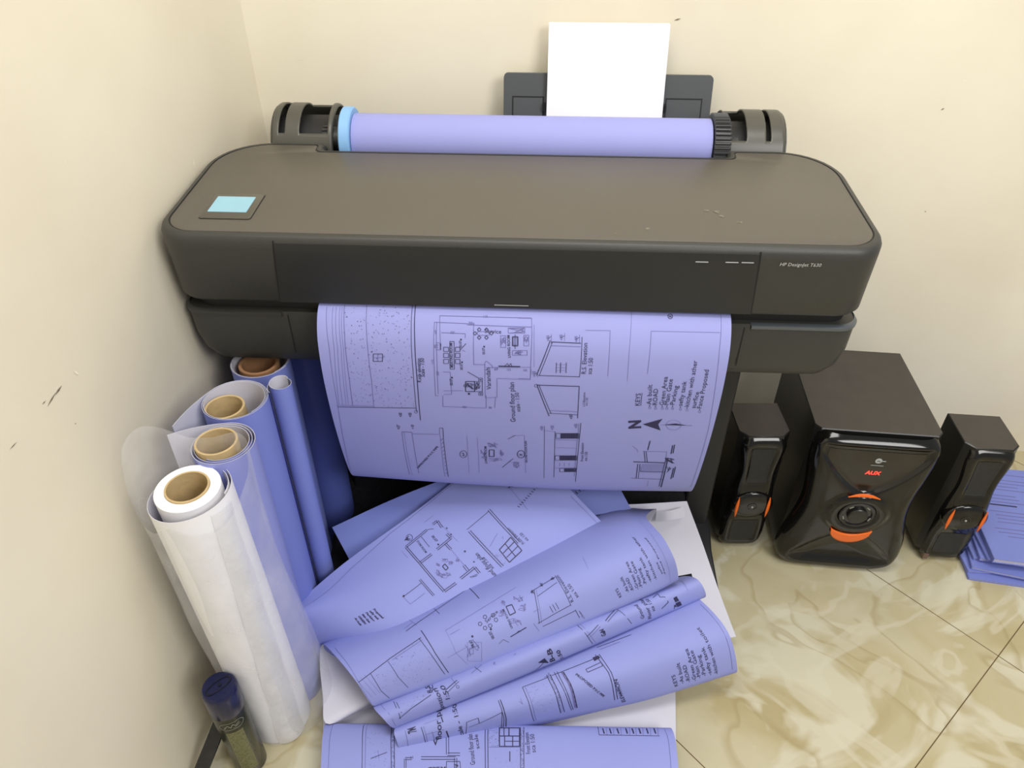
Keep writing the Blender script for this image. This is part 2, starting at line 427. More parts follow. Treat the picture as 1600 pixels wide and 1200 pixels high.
# ------------------------------------------------------------------ printer
def outline(x0, x1, y0, y1, rf, rb, n=10, notch=None):
    """counter-clockwise from front-left; rf/rb front and back corner radii"""
    pts = []
    def arc(cx, cy, r, a0, a1):
        for k in range(n+1):
            a = radians(a0+(a1-a0)*k/n); pts.append((cx+r*cos(a), cy+r*sin(a)))
    arc(x0+rf, y0+rf, rf, 180, 270); arc(x1-rf, y0+rf, rf, 270, 360); arc(x1-rb, y1-rb, rb, 0, 90)
    if notch:
        a, b, d = notch; r = .012
        pts.append((b+r*.3, y1)); pts.append((b, y1-r*.3))
        for k in range(6):
            t = radians(90*k/5); pts.append((b-r+r*cos(t), y1-d+r-r*sin(t)))
        for k in range(6):
            t = radians(90*k/5); pts.append((a+r-r*sin(t), y1-d+r-r*cos(t)))
        pts.append((a, y1-r*.3)); pts.append((a-r*.3, y1))
    arc(x0+rb, y1-rb, rb, 90, 180)
    return pts
printer = thing('large_format_printer', 'wide dark grey plotter printer on a black stand with a lit screen', 'printer', (-.045, 1.12, 0))
PX0, PX1, PF, PB = -.553, .464, .913, 1.222
NOT = (-.375, .292, .026)
ztop = lambda y: .816+(y-PF)*.081
def lidring(i, dz=None, z=None, fy=0, ox=0):
    o = outline(PX0+i-ox, PX1-i+ox, PF+i+fy, PB-i, .050-i*.6, .090-i*.6, notch=(NOT[0]-i, NOT[1]+i, NOT[2]))
    return [Vector((x, y, z if z is not None else ztop(y)+dz)) for x, y in o]
mb = MB()
mb.rings([lidring(.016, z=.698, fy=.012, ox=.008), lidring(.009, z=.700, fy=.012, ox=.009), lidring(.006, z=.706, fy=.010, ox=.009), lidring(.002, z=.76, fy=.006, ox=.004), lidring(0, z=.797), lidring(0, -.009), lidring(.0025, -.003), lidring(.006, -.0006), lidring(.011, 0)], 0, True, False)
mb.rings([lidring(.011, 0), lidring(.0112, -.0008), lidring(.0131, -.0008)], 1, False, False)
# seams and the hanging front cover
def front_pt(x, z):
    """point on the front fascia"""
    k = (z-.706)/(.797-.706)
    y = PF+.016*(1-max(0, min(1, k)))
    return Vector((x, y-.0006, z))
for xa, xb in ((-.3776, -.393), (.2896, .3002)):
    vs = []
    for k in range(9):
        z = .8105-(.8105-.702)*k/8; x = xa+(xb-xa)*k/8
        p = front_pt(x, z); vs += [p+Vector((-.0009, 0, 0)), p+Vector((.0009, 0, 0))]
    mb.add(vs, [(2*k, 2*k+1, 2*k+3, 2*k+2) for k in range(8)], 1)
lid = build(mb, 'upper_housing', [shell, black], printer, ang=50)
mb = MB()
mb.rings([lidring(.013, -.004), lidring(.013, -.0006), lidring(.0138, .0)], 0, False, True)
rnd = random.Random(3)
for (x, y, r) in ((1120, 330, 13), (1128, 336, 9), (1156, 344, 9), (1013, 352, 8), (962, 358, 4), (1104, 328, 8)):     # dried pale spots
    c = at(x, y, .825); n = 9
    q = [c+Vector((cos(2*pi*k/n), sin(2*pi*k/n)*.8, 0))*(r*.0006*rnd.uniform(.4, 1)) for k in range(n)]
    mb.add([Vector((v.x, v.y, ztop(v.y)+.0004)) for v in q], [tuple(range(n))], 1)
spot = mat('dust_spot', srgb(112, 105, 92), .8, vary=.3, vscale=300)
build(mb, 'top_panel', [lidm, spot], printer, ang=50)
# darker hanging front cover between the two seams
mb = MB(); rows = []
for k in range(13):
    z = .806-(.806-.703)*k/12; xa = -.3776-.0154*k/12+.001; xb = .2896+.0106*k/12-.001
    rows.append([Vector((xa+(xb-xa)*i/20, front_pt(0, z).y-.0006, z)) for i in range(21)])
mb.rings(rows, 0, False, False, closed=False)
fc = build(mb, 'front_cover', [shelld], printer)
mb = MB()
for x0, x1, y0, z0, hh in ((.2046, .2218, PF-.0008, .7930, .0013), (.2451, .2623, PF-.0008, .7934, .0013), (.2666, .283, PF-.0008, .7936, .0013), (-.0729, -.0228, PF+.0140, .7075, .0009)):
    mb = MB(); mb.box((x0, y0-.0004, z0), (x1, y0+.002, z0+hh)); build(mb, 'indicator_mark', [mark], fc, smooth=False)
mb = MB()
text_on(mb, 'HP DesignJet T630', (.3185, PF-.0008, .7905), (1, 0, 0), (.12, 0, 1), width=.055, bold=.006)
build(mb, 'model_lettering', [ltext], printer, smooth=False)
# touch screen
mb = MB()
fr = [at(*p, .822) for p in ((315, 340), (392, 342), (415, 308), (333, 307))]
def onlid(p, h): return Vector((p.x, p.y, ztop(p.y)+h))
x0, x1, y0, y1 = -.498, -.423, .958, 1.032
def rr(x0, x1, y0, y1, r, h): return [onlid(Vector((x, y, 0)), h) for x, y in outline(x0, x1, y0, y1, r, r, 5)]
mb.rings([rr(x0, x1, y0, y1, .004, -.002), rr(x0, x1, y0, y1, .004, .0014), rr(x0+.001, x1-.001, y0+.001, y1-.001, .003, .002)], 0, False, True)
mb.rings([rr(x0-.0008, x1+.0008, y0-.0008, y1+.0008, .0045, .0005), rr(x0, x1, y0, y1, .004, .0005)], 1, False, False)
tp = build(mb, 'control_panel', [frame_m, black], printer)
mb = MB()
sx0, sx1, sy0, sy1 = -.4905, -.4335, .975, 1.0205
mb.rings([rr(sx0, sx1, sy0, sy1, .0008, .0018), rr(sx0, sx1, sy0, sy1, .0008, .0026)], 0, False, True)
build(mb, 'touch_screen', [screen], tp, smooth=False)
# lower body
LX0, LX1, LF, LB = -.558, .472, .944, 1.375
def lring(i, z, fy=0):
    return [Vector((x, y, z)) for x, y in outline(LX0+i, LX1-i, LF+fy, LB-i*.2, .035, .03)]
mb = MB()
mb.rings([lring(.068, .577, .026), lring(.045, .5775, .014), lring(.020, .583, .007), lring(.008, .598, .003), lring(.001, .625, .001), lring(0, .669), lring(.002, .6755, .001), lring(.012, .677, .006)], 0)
for xa, xb in ((-.392, -.36), (.3005, .285)):
    vs = []
    for k in range(7):
        z = .67-.07*k/6; x = xa
        y = LF-.0004+(.001*max(0, (.67-z)/.07))
        vs += [Vector((x-.0008, y, z)), Vector((x+.0008, y, z))]
    mb.add(vs, [(2*k, 2*k+1, 2*k+3, 2*k+2) for k in range(6)], 1)
build(mb, 'lower_housing', [shell, black], printer, ang=50)
mb = MB(); mb.rings([lring(.016, .675, .010), lring(.016, .703, .010)], 0)
build(mb, 'recessed_gap', [black], printer)
def trim(x_from, side):
    o = outline(LX0, LX1, LF, LB, .035, .03)
    if side > 0: pts = [(x_from, LF)]+[p for p in o[11:22]]+[(LX1, 1.06)]
    else: pts = [(LX0, 1.06)]+[p for p in o[0:11]]+[(x_from, LF)]
    mb = MB()
    ring = lambda off, z: [Vector((x+(x-(-.04))*off, y-off*.9, z)) for x, y in pts]
    mb.rings([ring(.0, .6680), ring(.0025, .6688), ring(.0025, .6735), ring(-.002, .6768), ring(-.004, .6772)], 0, False, False, closed=False)
    return mb
build(trim(.309, 1), 'silver_trim', [silver], printer)
build(trim(-.40, -1), 'side_ledge', [shell], printer)
# rear body under the roll
mb = MB(); mb.box((-.50, 1.19, .60), (.42, 1.385, .775)); build(mb, 'rear_body', [shelld], printer, bevel=.008)
mb = MB(); mb.box((-.365, 1.20, .775), (.285, 1.33, .79)); build(mb, 'roll_tray', [black], printer)
# roll end covers
CY, CZ, CR = 1.303, .806, .073
def roll_cover(xa, xb, slot, win):
    mb = MB(); nx, na = 48, 40
    pt = lambda x, a, r: Vector((x, CY-r*cos(a), CZ+r*sin(a)))
    cells = {}
    A0, A1 = -.25, pi*.92
    for i in range(nx):
        for j in range(na):
            x = xa+(xb-xa)*(i+.5)/nx; a = A0+(A1-A0)*(j+.5)/na
            hole = (slot[0] < x < slot[1] and slot[2] < a < slot[3]) or (win[0] < x < win[1] and win[2] < a < win[3])
            cells[(i, j)] = not hole
    V = []; idx = {}
    for i in range(nx+1):
        for j in range(na+1):
            x = xa+(xb-xa)*i/nx; a = A0+(A1-A0)*j/na
            e = min(i, nx-i)/nx*(xb-xa); r = CR-(.004*(1-min(1, e/.006))**2)
            idx[(i, j)] = len(V); V.append(pt(x, a, r))
    F = [(idx[(i, j)], idx[(i+1, j)], idx[(i+1, j+1)], idx[(i, j+1)]) for (i, j), k in cells.items() if k]
    mb.add(V, F)
    o = build(mb, 'roll_end_cover', [cover_m], printer)
    s = o.modifiers.new('solid', 'SOLIDIFY'); s.thickness = .004; s.offset = -1
    mb = MB()
    mb.lathe([(CR-.02, 0), (CR-.02, xb-xa-.006)], (xa+.003, CY, CZ), (1, 0, 0), 30, 0, True, True)  # black cylinder added so the cutouts show a dark, shaded inside
    build(mb, 'dark_interior', [black], o)
    for xe in (xa, xb):
        mb = MB(); mb.lathe([(CR-.004, 0), (CR-.004, .003)], (xe-.0015 if xe == xa else xe-.0015, CY, CZ), (1, 0, 0), 40, 0, True, True)
        if (xe == xa) == (xa < -.2): build(mb, 'side_disc', [cover_m], o)
    return o
roll_cover(-.478, -.370, (-.4655, -.4525, .62, 2.0), (-.428, -.378, .62, 2.15))
roll_cover(.294, .3955, (.3615, .3695, .62, 2.0), (.2965, .330, .62, 2.15))
# sheet feeder
feeder = []
mb = MB()
def fy(z): return 1.395+(z-.8)*.22
def fbox(mb, x0, x1, z0, z1, t0, t1, m=0, r=0):
    pts = outline(x0, x1, z0, z1, max(r, .0001), max(r, .0001), 5)
    mb.rings([[Vector((x, fy(z)+t0, z)) for x, z in pts], [Vector((x, fy(z)+t1, z)) for x, z in pts]], m)
fbox(mb, -.087, .2955, .66, .906, 0, .006, 0, .008)
for a, b in ((-.083, -.012), (.212, .279)):
    fbox(mb, a+.012 if a < 0 else a, b, .72, .868, -.0008, .0, 1)
    fbox(mb, a+.0145 if a < 0 else a+.002, b-.0025, .72, .8655, -.0014, -.0007, 0)
mb.box((-.014, fy(.85)-.01, .845), (-.009, fy(.85)+.002, .858), 1); mb.box((.208, fy(.85)-.01, .845), (.213, fy(.85)+.002, .858), 1)
build(mb, 'sheet_feeder', [feederm, black], printer, smooth=False)
# stand
for sx, x in ((-1, -.365), (1, .335)):
    mb = MB(); mb.box((x-.028, 1.10, .03), (x+.028, 1.17, .57)); build(mb, 'stand_leg', [blackp], printer, bevel=.006)
    mb = MB()
    prof = [(.895, .0), (.895, .022), (.91, .034), (1.05, .045), (1.10, .07), (1.19, .07), (1.30, .035), (1.38, .02), (1.38, .0)]
    ring = lambda xx: [Vector((xx, y, z)) for y, z in prof]
    xo = .010 if sx > 0 else 0
    mb.rings([ring(x-.03+xo), ring(x+.026+xo)], 0)
    build(mb, 'stand_foot', [blackp], printer, bevel=.004)
mb = MB(); mb.box((-.365, 1.12, .30), (.335, 1.15, .36)); build(mb, 'stand_crossbar', [blackp], printer, bevel=.004)
mb = MB()
prof = [(1.165, .50), (1.16, .35), (1.14, .20), (1.08, .125), (1.02, .10), (.95, .09), (.90, .10)]
rows = [[Vector((-.42+.727*i/30, y+.004*sin(i*.7), z-.012*sin(pi*i/30)*(k > 1))) for k, (y, z) in enumerate(prof)] for i in range(31)]
mb.rings(rows, 0, False, False, closed=False)
o = build(mb, 'fabric_bin', [fabric], printer); s = o.modifiers.new('s', 'SOLIDIFY'); s.thickness = .003

# ------------------------------------------------------------------ media roll
RY, RZ = 1.262, .832
roll = thing('media_roll', 'blue paper roll lying across the back of the printer with blue and black end flanges', 'paper roll', (0, RY, RZ))
mb = MB(); mb.lathe([(.044, 0), (.044, .604)], (-.334, RY, RZ), (1, 0, 0), 64, 0, True, True); build(mb, 'paper', [blue_l], roll)
mb = MB(); mb.lathe([(.03, 0), (.052, .0), (.0545, .002), (.0545, .016), (.052, .0185), (.03, .0185)], (-.3535, RY, RZ), (1, 0, 0), 64, 0, True, True); build(mb, 'blue_flange', [flange], roll)
mb = MB(); n = 44; rings = []
for xx, rr0 in ((.272, .046), (.2725, .0535), (.296, .0535), (.299, .049), (.299, .02)):
    rings.append([Vector((xx, RY+(rr0-(.004 if (k % 4) > 1 and rr0 > .05 else 0))*cos(2*pi*k/(n*4)), RZ+(rr0-(.004 if (k % 4) > 1 and rr0 > .05 else 0))*sin(2*pi*k/(n*4)))) for k in range(n*4)])
mb.rings(rings, 0); build(mb, 'ribbed_flange', [gearm], roll, ang=25)
mb = MB(); mb.lathe([(.016, 0), (.021, .001), (.021, .010), (.018, .011), (.018, .014), (.021, .015), (.0195, .037)], (-.391, RY, RZ), (1, 0, 0), 28, 0, True, True)
for k in range(12):
    a = 2*pi*k/12; c = Vector((-.386, RY+.021*cos(a), RZ+.021*sin(a))); mb.box(c-Vector((.004, .0018, .0018)), c+Vector((.004, .0018, .0018)))
build(mb, 'spindle_hub', [blackp], roll)
mb = MB(); mb.lathe([(.025, 0), (.02, .006), (.016, .014), (.016, .02)], (.2985, RY, RZ), (1, 0, 0), 28, 0, True, True); build(mb, 'spindle_tip', [gearm], roll)

# A4 paper in the feeder
mb = MB()
for k in range(4):
    d = -.0135+k*.0012; j = (k*37 % 5)*.0006
    pts = [(-.0065+j, .70), (.2045+j, .70), (.2045+j, .991-j), (-.0065+j, .991-j)]
    mb.rings([[Vector((x, fy(z)+d, z)) for x, z in pts], [Vector((x, fy(z)+d+.0009, z)) for x, z in pts]], 0)
tag(build(mb, 'paper_stack', [white], smooth=False), 'white office paper standing upright in the feeder behind the printer', 'paper')

# ------------------------------------------------------------------ printed sheet hanging from the printer
def row(*pts): return [at(*p) for p in pts]
prof = [(.990, .697), (.955, .702), (.925, .694), (.906, .672), (.896, .640), (.893, .58), (.900, .50), (.914, .42), (.932, .352), (.950, .322), (.972, .308)]
def prow(x, dy=0, dz=0, k=0):
    return [Vector((x+(k*(i/10)**2), y+dy*(i/10), z+dz*(i/10))) for i, (y, z) in enumerate(prof)]
A = Sheet(Patch([prow(-.336, 0, .004), prow(-.13, -.004, -.004), prow(.08, -.004, -.008), prow(.2735, .006, -.012)]), 24, 70, 1, vr=(.05, .96), crop=(500, 470, 4.139))
def drawing_A(s):
    s.crop = (500, 470, 4.139)
    s.line([(45, 40), (60, 300), (110, 640), (200, 1100)], .0005)
    for dx in (0, 22, 45, 60): s.line([(85+dx, 40), (92+dx, 300), (125+dx, 668)], .0004)
    s.line([(160, 30), (160, 210), (190, 500), (213, 680)], .0008)
    s.line([(305, 30), (305, 250), (335, 520), (350, 690)], .0007)
    s.line([(600, 30), (590, 200), (605, 480), (625, 715)], .0008, 2); s.line([(619, 30), (613, 250), (630, 520), (650, 770)], .0012, 2)
    s.line([(115, 672), (350, 680)]); s.line([(115, 684), (350, 688), (622, 692)], .0011, 2); s.line([(115, 672), (115, 684)])
    s.rect(345, 342, 405, 390, .0009, 2); s.line([(375, 342), (375, 390)]); s.line([(345, 366), (405, 366)]); s.line([(405, 370), (420, 355)])
    s.dots([(165, 40), (300, 40), (345, 675), (215, 675)], 100, 2, .0012); s.dots([(310, 40), (588, 40), (620, 685), (355, 685)], 220, 2, .0012)
    s.text('R.side elevation', (655, 525), (650, 372)); s.text('Scale - 1:50', (678, 490), (673, 370))
    s.text('+00', (533, 750), (530, 722)); s.text('+00', (595, 750), (592, 722)); s.text('+07', (520, 830), (518, 802)); s.text('+ 00', (610, 828), (607, 800)); s.circ(622, 715, 10, .0006)
    s.line([(740, 138), (1000, 150)]); s.line([(740, 138), (738, 400), (748, 612), (768, 612)]); s.line([(775, 97), (1366, 112)]); s.line([(775, 97), (782, 310)])
    s.line([(755, 140), (757, 390), (765, 600)]); s.line([(785, 205), (940, 212), (940, 240)]); s.line([(995, 142), (995, 410), (1070, 412)]); s.line([(950, 155), (995, 157), (1366, 170)])
    s.line([(780, 275), (780, 315)], .0016, 2); s.line([(755, 270), (780, 272)]); s.line([(755, 315), (780, 317)])
    for t, a in (('400', (757, 215)), ('75', (765, 305)), ('115', (740, 405)), ('360', (770, 480))): s.text(t, a, (a[0]-2, a[1]-25), 3)
    for t, a in (('520', (845, 212)), ('30', (962, 158)), ('110', (1058, 110))): s.text(t, a, (a[0]+26, a[1]), 3)
    s.line([(840, 262), (868, 262), (870, 440), (842, 440)], .0008, 2, True)
    for yy in (313, 352, 391):
        s.rect(800, yy-14, 832, yy+13, .0008, 2); s.rect(876, yy-14, 906, yy+13, .0008, 2)
    s.text('MEATING ROOM', (862, 430), (857, 272), 2, .012, .0062)
    s.line([(905, 318), (945, 275)], .0008, 2); s.line([(920, 318), (940, 325)])
    for (x, y) in ((1003, 210), (1030, 186), (1077, 186), (1108, 210), (1077, 237), (1030, 237)): s.circ(x, y, 12, .0009, 2, 4)
    s.rect(1020, 198, 1095, 222, .0006); s.text('Service', (1066, 207), (1172, 212), 2, 0, .0085)
    for q in ((1218, 175, 1325, 208), (1168, 225, 1202, 300), (1318, 222, 1350, 290), (1245, 320, 1340, 350)):
        s.rect(*q); s.scrib(*q, n=12)
    s.rect(1245, 232, 1280, 290, .0013, 2); s.rect(1252, 238, 1273, 284); s.line([(1262, 218), (1262, 310)], .0009, 2)
    s.text('LIVING ROOM', (1234, 365), (1228, 222), 2, .01, .006)
    for a in ((1068, 345), (918, 300), (925, 445), (860, 545)):
        s.text('00.07', a, (a[0]-3, a[1]-42), 2); s.circ(a[0]-6, a[1]-50, 4, .0015, 2, 4)
    s.line([(1066, 400), (1072, 390), (1078, 388), (1115, 420), (1115, 435)]); s.line([(1066, 400), (1070, 625), (1145, 622), (1145, 500), (1360, 508), (1366, 440)]); s.line([(1070, 430), (1366, 428)])
    s.line([(1155, 421), (1295, 424)], .0018, 2); s.line([(1195, 420), (1212, 403), (1222, 418), (1235, 403), (1240, 420)], .0007, 2)
    for t, a in (('69', (1128, 448)), ('123', (1210, 450)), ('105', (1315, 454))): s.text(t, a, (a[0]+24, a[1]), 3)
    s.text('Varandah', (1108, 572), (1100, 432), 2, 0, .0105)
    s.rect(942, 520, 1000, 585, .0013, 2); s.rect(1000, 520, 1050, 585, .0008, 2); s.scrib(945, 525, 998, 582, 14, 2); s.scrib(1005, 525, 1040, 575, 12, 2, .0009)
    s.circ(940, 547, 9, .0009, 2); s.line([(955, 457), (1030, 500)], .0009, 2); s.rect(1028, 498, 1050, 520, .0008, 2); s.rect(1028, 590, 1052, 610, .0008, 2)
    s.fill([(1035, 505), (1043, 505), (1043, 513), (1035, 513)]); s.fill([(1036, 597), (1045, 597), (1045, 604), (1036, 604)]); s.fill([(955, 595), (968, 592), (972, 605), (960, 606)])
    s.line([(795, 458), (843, 460), (852, 603), (800, 603)]); s.line([(800, 580), (925, 580)], .0007); s.line([(795, 612), (795, 682), (1075, 692), (1075, 610)]); s.line([(1135, 622), (1130, 690)])
    s.text('450', (920, 690), (950, 692), 3); s.text('80', (1092, 694), (1112, 695), 3)
    s.text('Ground floor plan', (1265, 782), (1255, 525), 2, .0, .0115); s.text('scale - 1:50', (1296, 715), (1286, 592), 2, .0, .009)
    s.line([(530, 845), (595, 848)], .0008, 2); s.line([(595, 858), (770, 862)]); s.line([(530, 845), (545, 960), (580, 1120)]); s.line([(545, 848), (560, 960), (597, 1125)], .0004); s.line([(595, 850), (610, 950), (640, 1112)])
    s.text('APPROVED P.V.C PIPE', (637, 1082), (768, 942), 2, .02, .0055); s.line([(625, 1075), (635, 1082)])
    s.line([(772, 822), (795, 820), (800, 900), (830, 1135)], .0009, 2); s.line([(772, 822), (780, 900), (808, 1135)], .0006); 
    for k in range(10): s.line([(782+k*3.6, 900+k*24), (797+k*3.4, 888+k*24)], .0009)
    s.circ(928, 990, 23, .0009, 2); s.text('2', (920, 1000), (938, 1000)); s.circ(1300, 990, 24, .0012, 2); s.text('A', (1290, 1000), (1310, 1000), 2, .02); s.line([(1275, 990), (1325, 990)])
    s.rect(1095, 962, 1126, 1005, .0015, 2)
    s.text('LIVING ROOM', (1082, 1050), (1078, 940), 2, .01, .006)
    for q in ((1080, 915, 1160, 950), (1160, 960, 1190, 1010), (1090, 1015, 1180, 1040), (1040, 960, 1070, 1020)): s.scrib(*q, n=14)
    s.line([(950, 870), (958, 1000), (965, 1110)], .0004); s.line([(1018, 885), (1025, 1000), (1030, 1110)], .0004); s.line([(1240, 870), (1322, 868), (1330, 1110)], .0005)
    s.line([(1178, 1076), (1250, 1018)], .0009, 2); s.line([(1215, 892), (1265, 868)], .0008, 2); s.line([(1225, 1040), (1290, 1050)], .0004)
    s.text('GROUND FLOOR PLAN', (1342, 1045), (1338, 905), 2, .01, .006); s.text('450', (1290, 1080), (1287, 1040), 3)
    s.crop = (810, 470, 3.871)
    s.line([(0, 105), (80, 106), (82, 200), (72, 470), (0, 468)]); s.line([(95, 145), (95, 400)], .0004)
    s.line([(198, 248), (378, 256)], .0011, 2); s.line([(200, 270), (376, 277)]); s.line([(198, 248), (200, 270)]); s.line([(372, 458), (122, 450)], .001, 2); s.line([(385, 218), (380, 350), (370, 460)], .0008, 2)
    s.line([(193, 238), (110, 450)], .0011, 2); s.line([(205, 250), (125, 452)], .0008, 2)
    for x in (230, 256, 290): s.line([(x, 372), (x-2, 435)], .001 if x == 256 else .0008, 2)
    for y in (385, 403, 420): s.line([(230, y), (290, y)], .0005)
    for (x, y) in ((182, 240), (262, 235), (352, 245), (100, 455)):
        s.text('+00', (x+8, y+2), (x+4, y-32), 3); s.line([(x-8, y-10), (x+18, y-25)], .0006, 2); s.line([(x+18, y-40), (x+17, y+8)], .0005)
    s.text('R.S. Elevation', (408, 440), (418, 255), 2, .0, .0098); s.text('sca 1:50', (443, 442), (452, 345), 2, .0, .0098)
    s.line([(110, 508), (370, 516)], .0013, 2); s.line([(368, 516), (358, 708)], .001, 2); s.line([(112, 505), (186, 695)], .0011, 2); s.line([(124, 505), (198, 682)], .0008, 2); s.line([(190, 662), (362, 670)]); s.line([(185, 678), (358, 688)], .0008, 2)
    s.circ(108, 512, 10, .0006); s.text('+00', (330, 712), (327, 685)); s.text('L.S Elevation', (402, 636), (405, 552), 2, .0, .005); s.text('sca 1:50', (418, 632), (421, 585), 2, 0, .005)
    s.line([(405, 178), (555, 180), (540, 455)], .0005); s.line([(683, 60), (670, 300), (658, 485)], .0004)
    s.line([(1222, 72), (1215, 300), (1148, 780), (1042, 1125)], .0005); s.line([(780, 440), (803, 183), (1220, 192)], .0005)
    s.circ(918, 96, 14, .0008); s.text('36', (910, 102), (926, 102), 2, .02)
    s.text('KEYS', (733, 632), (740, 558), 2, 0, .0105); s.line([(740, 632), (748, 556)], .0007, 2)
    for t, a, b in (('-As built', (802, 636), (810, 505)), ('-ROAD', (838, 640), (845, 530)), ('-Green Area', (878, 640), (903, 458)), ('-Main Gate', (906, 640), (935, 472)), ('-Parking', (940, 640), (968, 512)), ('-sefty tank', (988, 645), (1018, 485)), ('-kitchen with ather', (1028, 650), (1083, 360)), ('surfice', (1070, 648), (1095, 550)), ('-Fance Proposed', (1104, 660), (1152, 416))):
        s.text(t, a, b, 2, 0, .0102)
        if t[0] == '-': s.circ(a[0]-8, a[1]+9, 7, .0006, 3, 8)
    s.text('N', (738, 768), (738, 720), 2, .045, .026)
    s.fill([(752, 745), (872, 712), (845, 745)]); s.fill([(752, 745), (845, 745), (860, 782)])
    s.line([(860, 748), (1050, 753)], .0006, 2); s.fill([(865, 744), (945, 738), (1045, 753), (945, 764)]) if False else None
    s.fill([(880, 748), (950, 740), (1020, 752)]); s.circ(938, 750, 45, .0005, 3, 18, 30)
    for y in (758, 1070): pass
    s.line([(158, 755), (155, 1070)], .0006, 2); s.line([(150, 782), (225, 790)], .0006); s.line([(222, 790), (215, 1065)], .0008, 2); s.line([(378, 738), (362, 900), (345, 1092)], .0009, 2); s.line([(366, 740), (350, 900), (338, 1060)])
    for q in ((228, 800, 365, 830), (222, 935, 352, 962), (250, 1012, 350, 1032)):
        x0, y0, x1, y1 = q; s.rect(*q, .0009, 2)
        for k in range(14): s.line([(x0+30+(x1-x0-30)*k/14, y0), (x0+30+(x1-x0-30)*k/14, y1)], .0018, 2)
    s.line([(225, 838), (358, 842)]); s.line([(225, 885), (352, 890)], .0005); s.line([(220, 1010), (350, 1008)]); 
    for k in range(3): s.line([(250+k*28, 978), (250+k*28, 998)], .0006)
    for (x, y) in ((148, 782), (212, 778), (355, 768)): s.text('+00', (x+4, y), (x+2, y-26), 3)
    s.text('Front Elevation', (393, 968), (396, 858), 2, 0, .0068); s.text('sca 1:50', (415, 966), (419, 912), 2, 0, .0068)
    s.line([(797, 845), (782, 900)], .0016, 2); s.line([(760, 908), (767, 972)], .001, 2); s.line([(772, 908), (780, 972)], .001, 2); s.line([(695, 972), (885, 978)], .002, 2); s.line([(750, 908), (895, 912)])
    s.line([(735, 982), (740, 1035), (880, 1038)]); s.line([(735, 1028), (880, 1032)], .0013, 2)
    for k in range(16): s.line([(742+k*8.6, 1024), (750+k*8.6, 984)], .0006)
    s.line([(722, 985), (712, 1070)], .0012, 2); s.line([(735, 985), (725, 1070)], .0008, 2); s.line([(680, 1070), (870, 1078)], .0008, 2)
    s.line([(905, 948), (893, 1000), (862, 1125)], .002, 2); s.line([(895, 950), (880, 1000), (850, 1120)], .0012, 2); s.line([(897, 908), (893, 950)], .0006)
    s.scrib(885, 945, 945, 990, 14, 2, .001); s.scrib(890, 1000, 930, 1040, 8, 2, .0008)
    for x0, y0 in ((945, 868), (933, 872)): s.line([(x0, y0), (x0-10, y0+52)], .0016, 2)
    for x0, y0 in ((950, 1002), (938, 1010)): s.line([(x0, y0), (x0-16, y0+66)], .0016, 2)
    s.line([(785, 1085), (780, 1120)], .0005); s.line([(688, 875), (720, 900), (720, 915)], .0005)
drawing_A(A)
o = A.done('printed_sheet', [blue_l, paperback, ink, inkg])
tag(o, 'blue sheet with house plans and a north arrow hanging out of the printer', 'printed sheet')

# ------------------------------------------------------------------ pile of printed sheets
# flat white sheet on the floor
F0 = Sheet(Patch([row((503, 1068, .02), (505, 1150, .004), (500, 1290, .003)), row((790, 1035, .02), (790, 1150, .004), (790, 1290, .003)), row((1055, 1040, .02), (1056, 1150, .005), (1058, 1290, .003))]), 16, 16, 1)
tag(F0.done('loose_sheet', [paperback, blue, ink, inkg]), 'white underside of a flat sheet lying on the floor tiles below the pile', 'paper sheet')
# large white sheet with folded corner at the right
S7 = Sheet(Patch([row((880, 790, .20), (880, 880, .12), (880, 960, .06), (880, 1040, .025)),
                  row((985, 788, .215), (1000, 860, .13), (1010, 940, .07), (1020, 1015, .03)),
                  row((1073, 783, .20), (1098, 850, .12), (1124, 925, .07), (1150, 995, .035))]), 16, 24, 1)
o7 = S7.done('loose_sheet', [paperback, blue, ink, inkg])
tag(o7, 'large white sheet with a folded corner, beside the black stand foot', 'paper sheet')
fold = Sheet(Patch([row((1026, 799, .200), (1024, 815, .192)), row((1046, 798, .206), (1046, 813, .197)), row((1068, 792, .200), (1070, 808, .188))]), 8, 4, 1)
fold.done('folded_corner', [paperback, white, ink, inkg], parent=o7)

# dark sheet behind
S6 = Sheet(Patch([row((519, 824, .19), (533, 850, .175), (550, 882, .15)), row((612, 781, .235), (625, 825, .205), (640, 880, .165)),
                  row((705, 745, .265), (730, 790, .235), (760, 850, .19)), row((820, 708, .285), (850, 755, .26), (880, 815, .215)),
                  row((935, 712, .28), (962, 752, .26), (986, 795, .235))]), 24, 14, 1, crop=(780, 740, 4.21))
S6.ticks((480, 130), (560, 75), 5, (20, 20), 2, .002); S6.line([(490, 140), (600, 95)], .0006)
tag(S6.done('printed_sheet', [blue_m, paperback, ink, inkg]), 'rearmost blue sheet of the pile, corners sticking out below the hanging sheet', 'printed sheet')

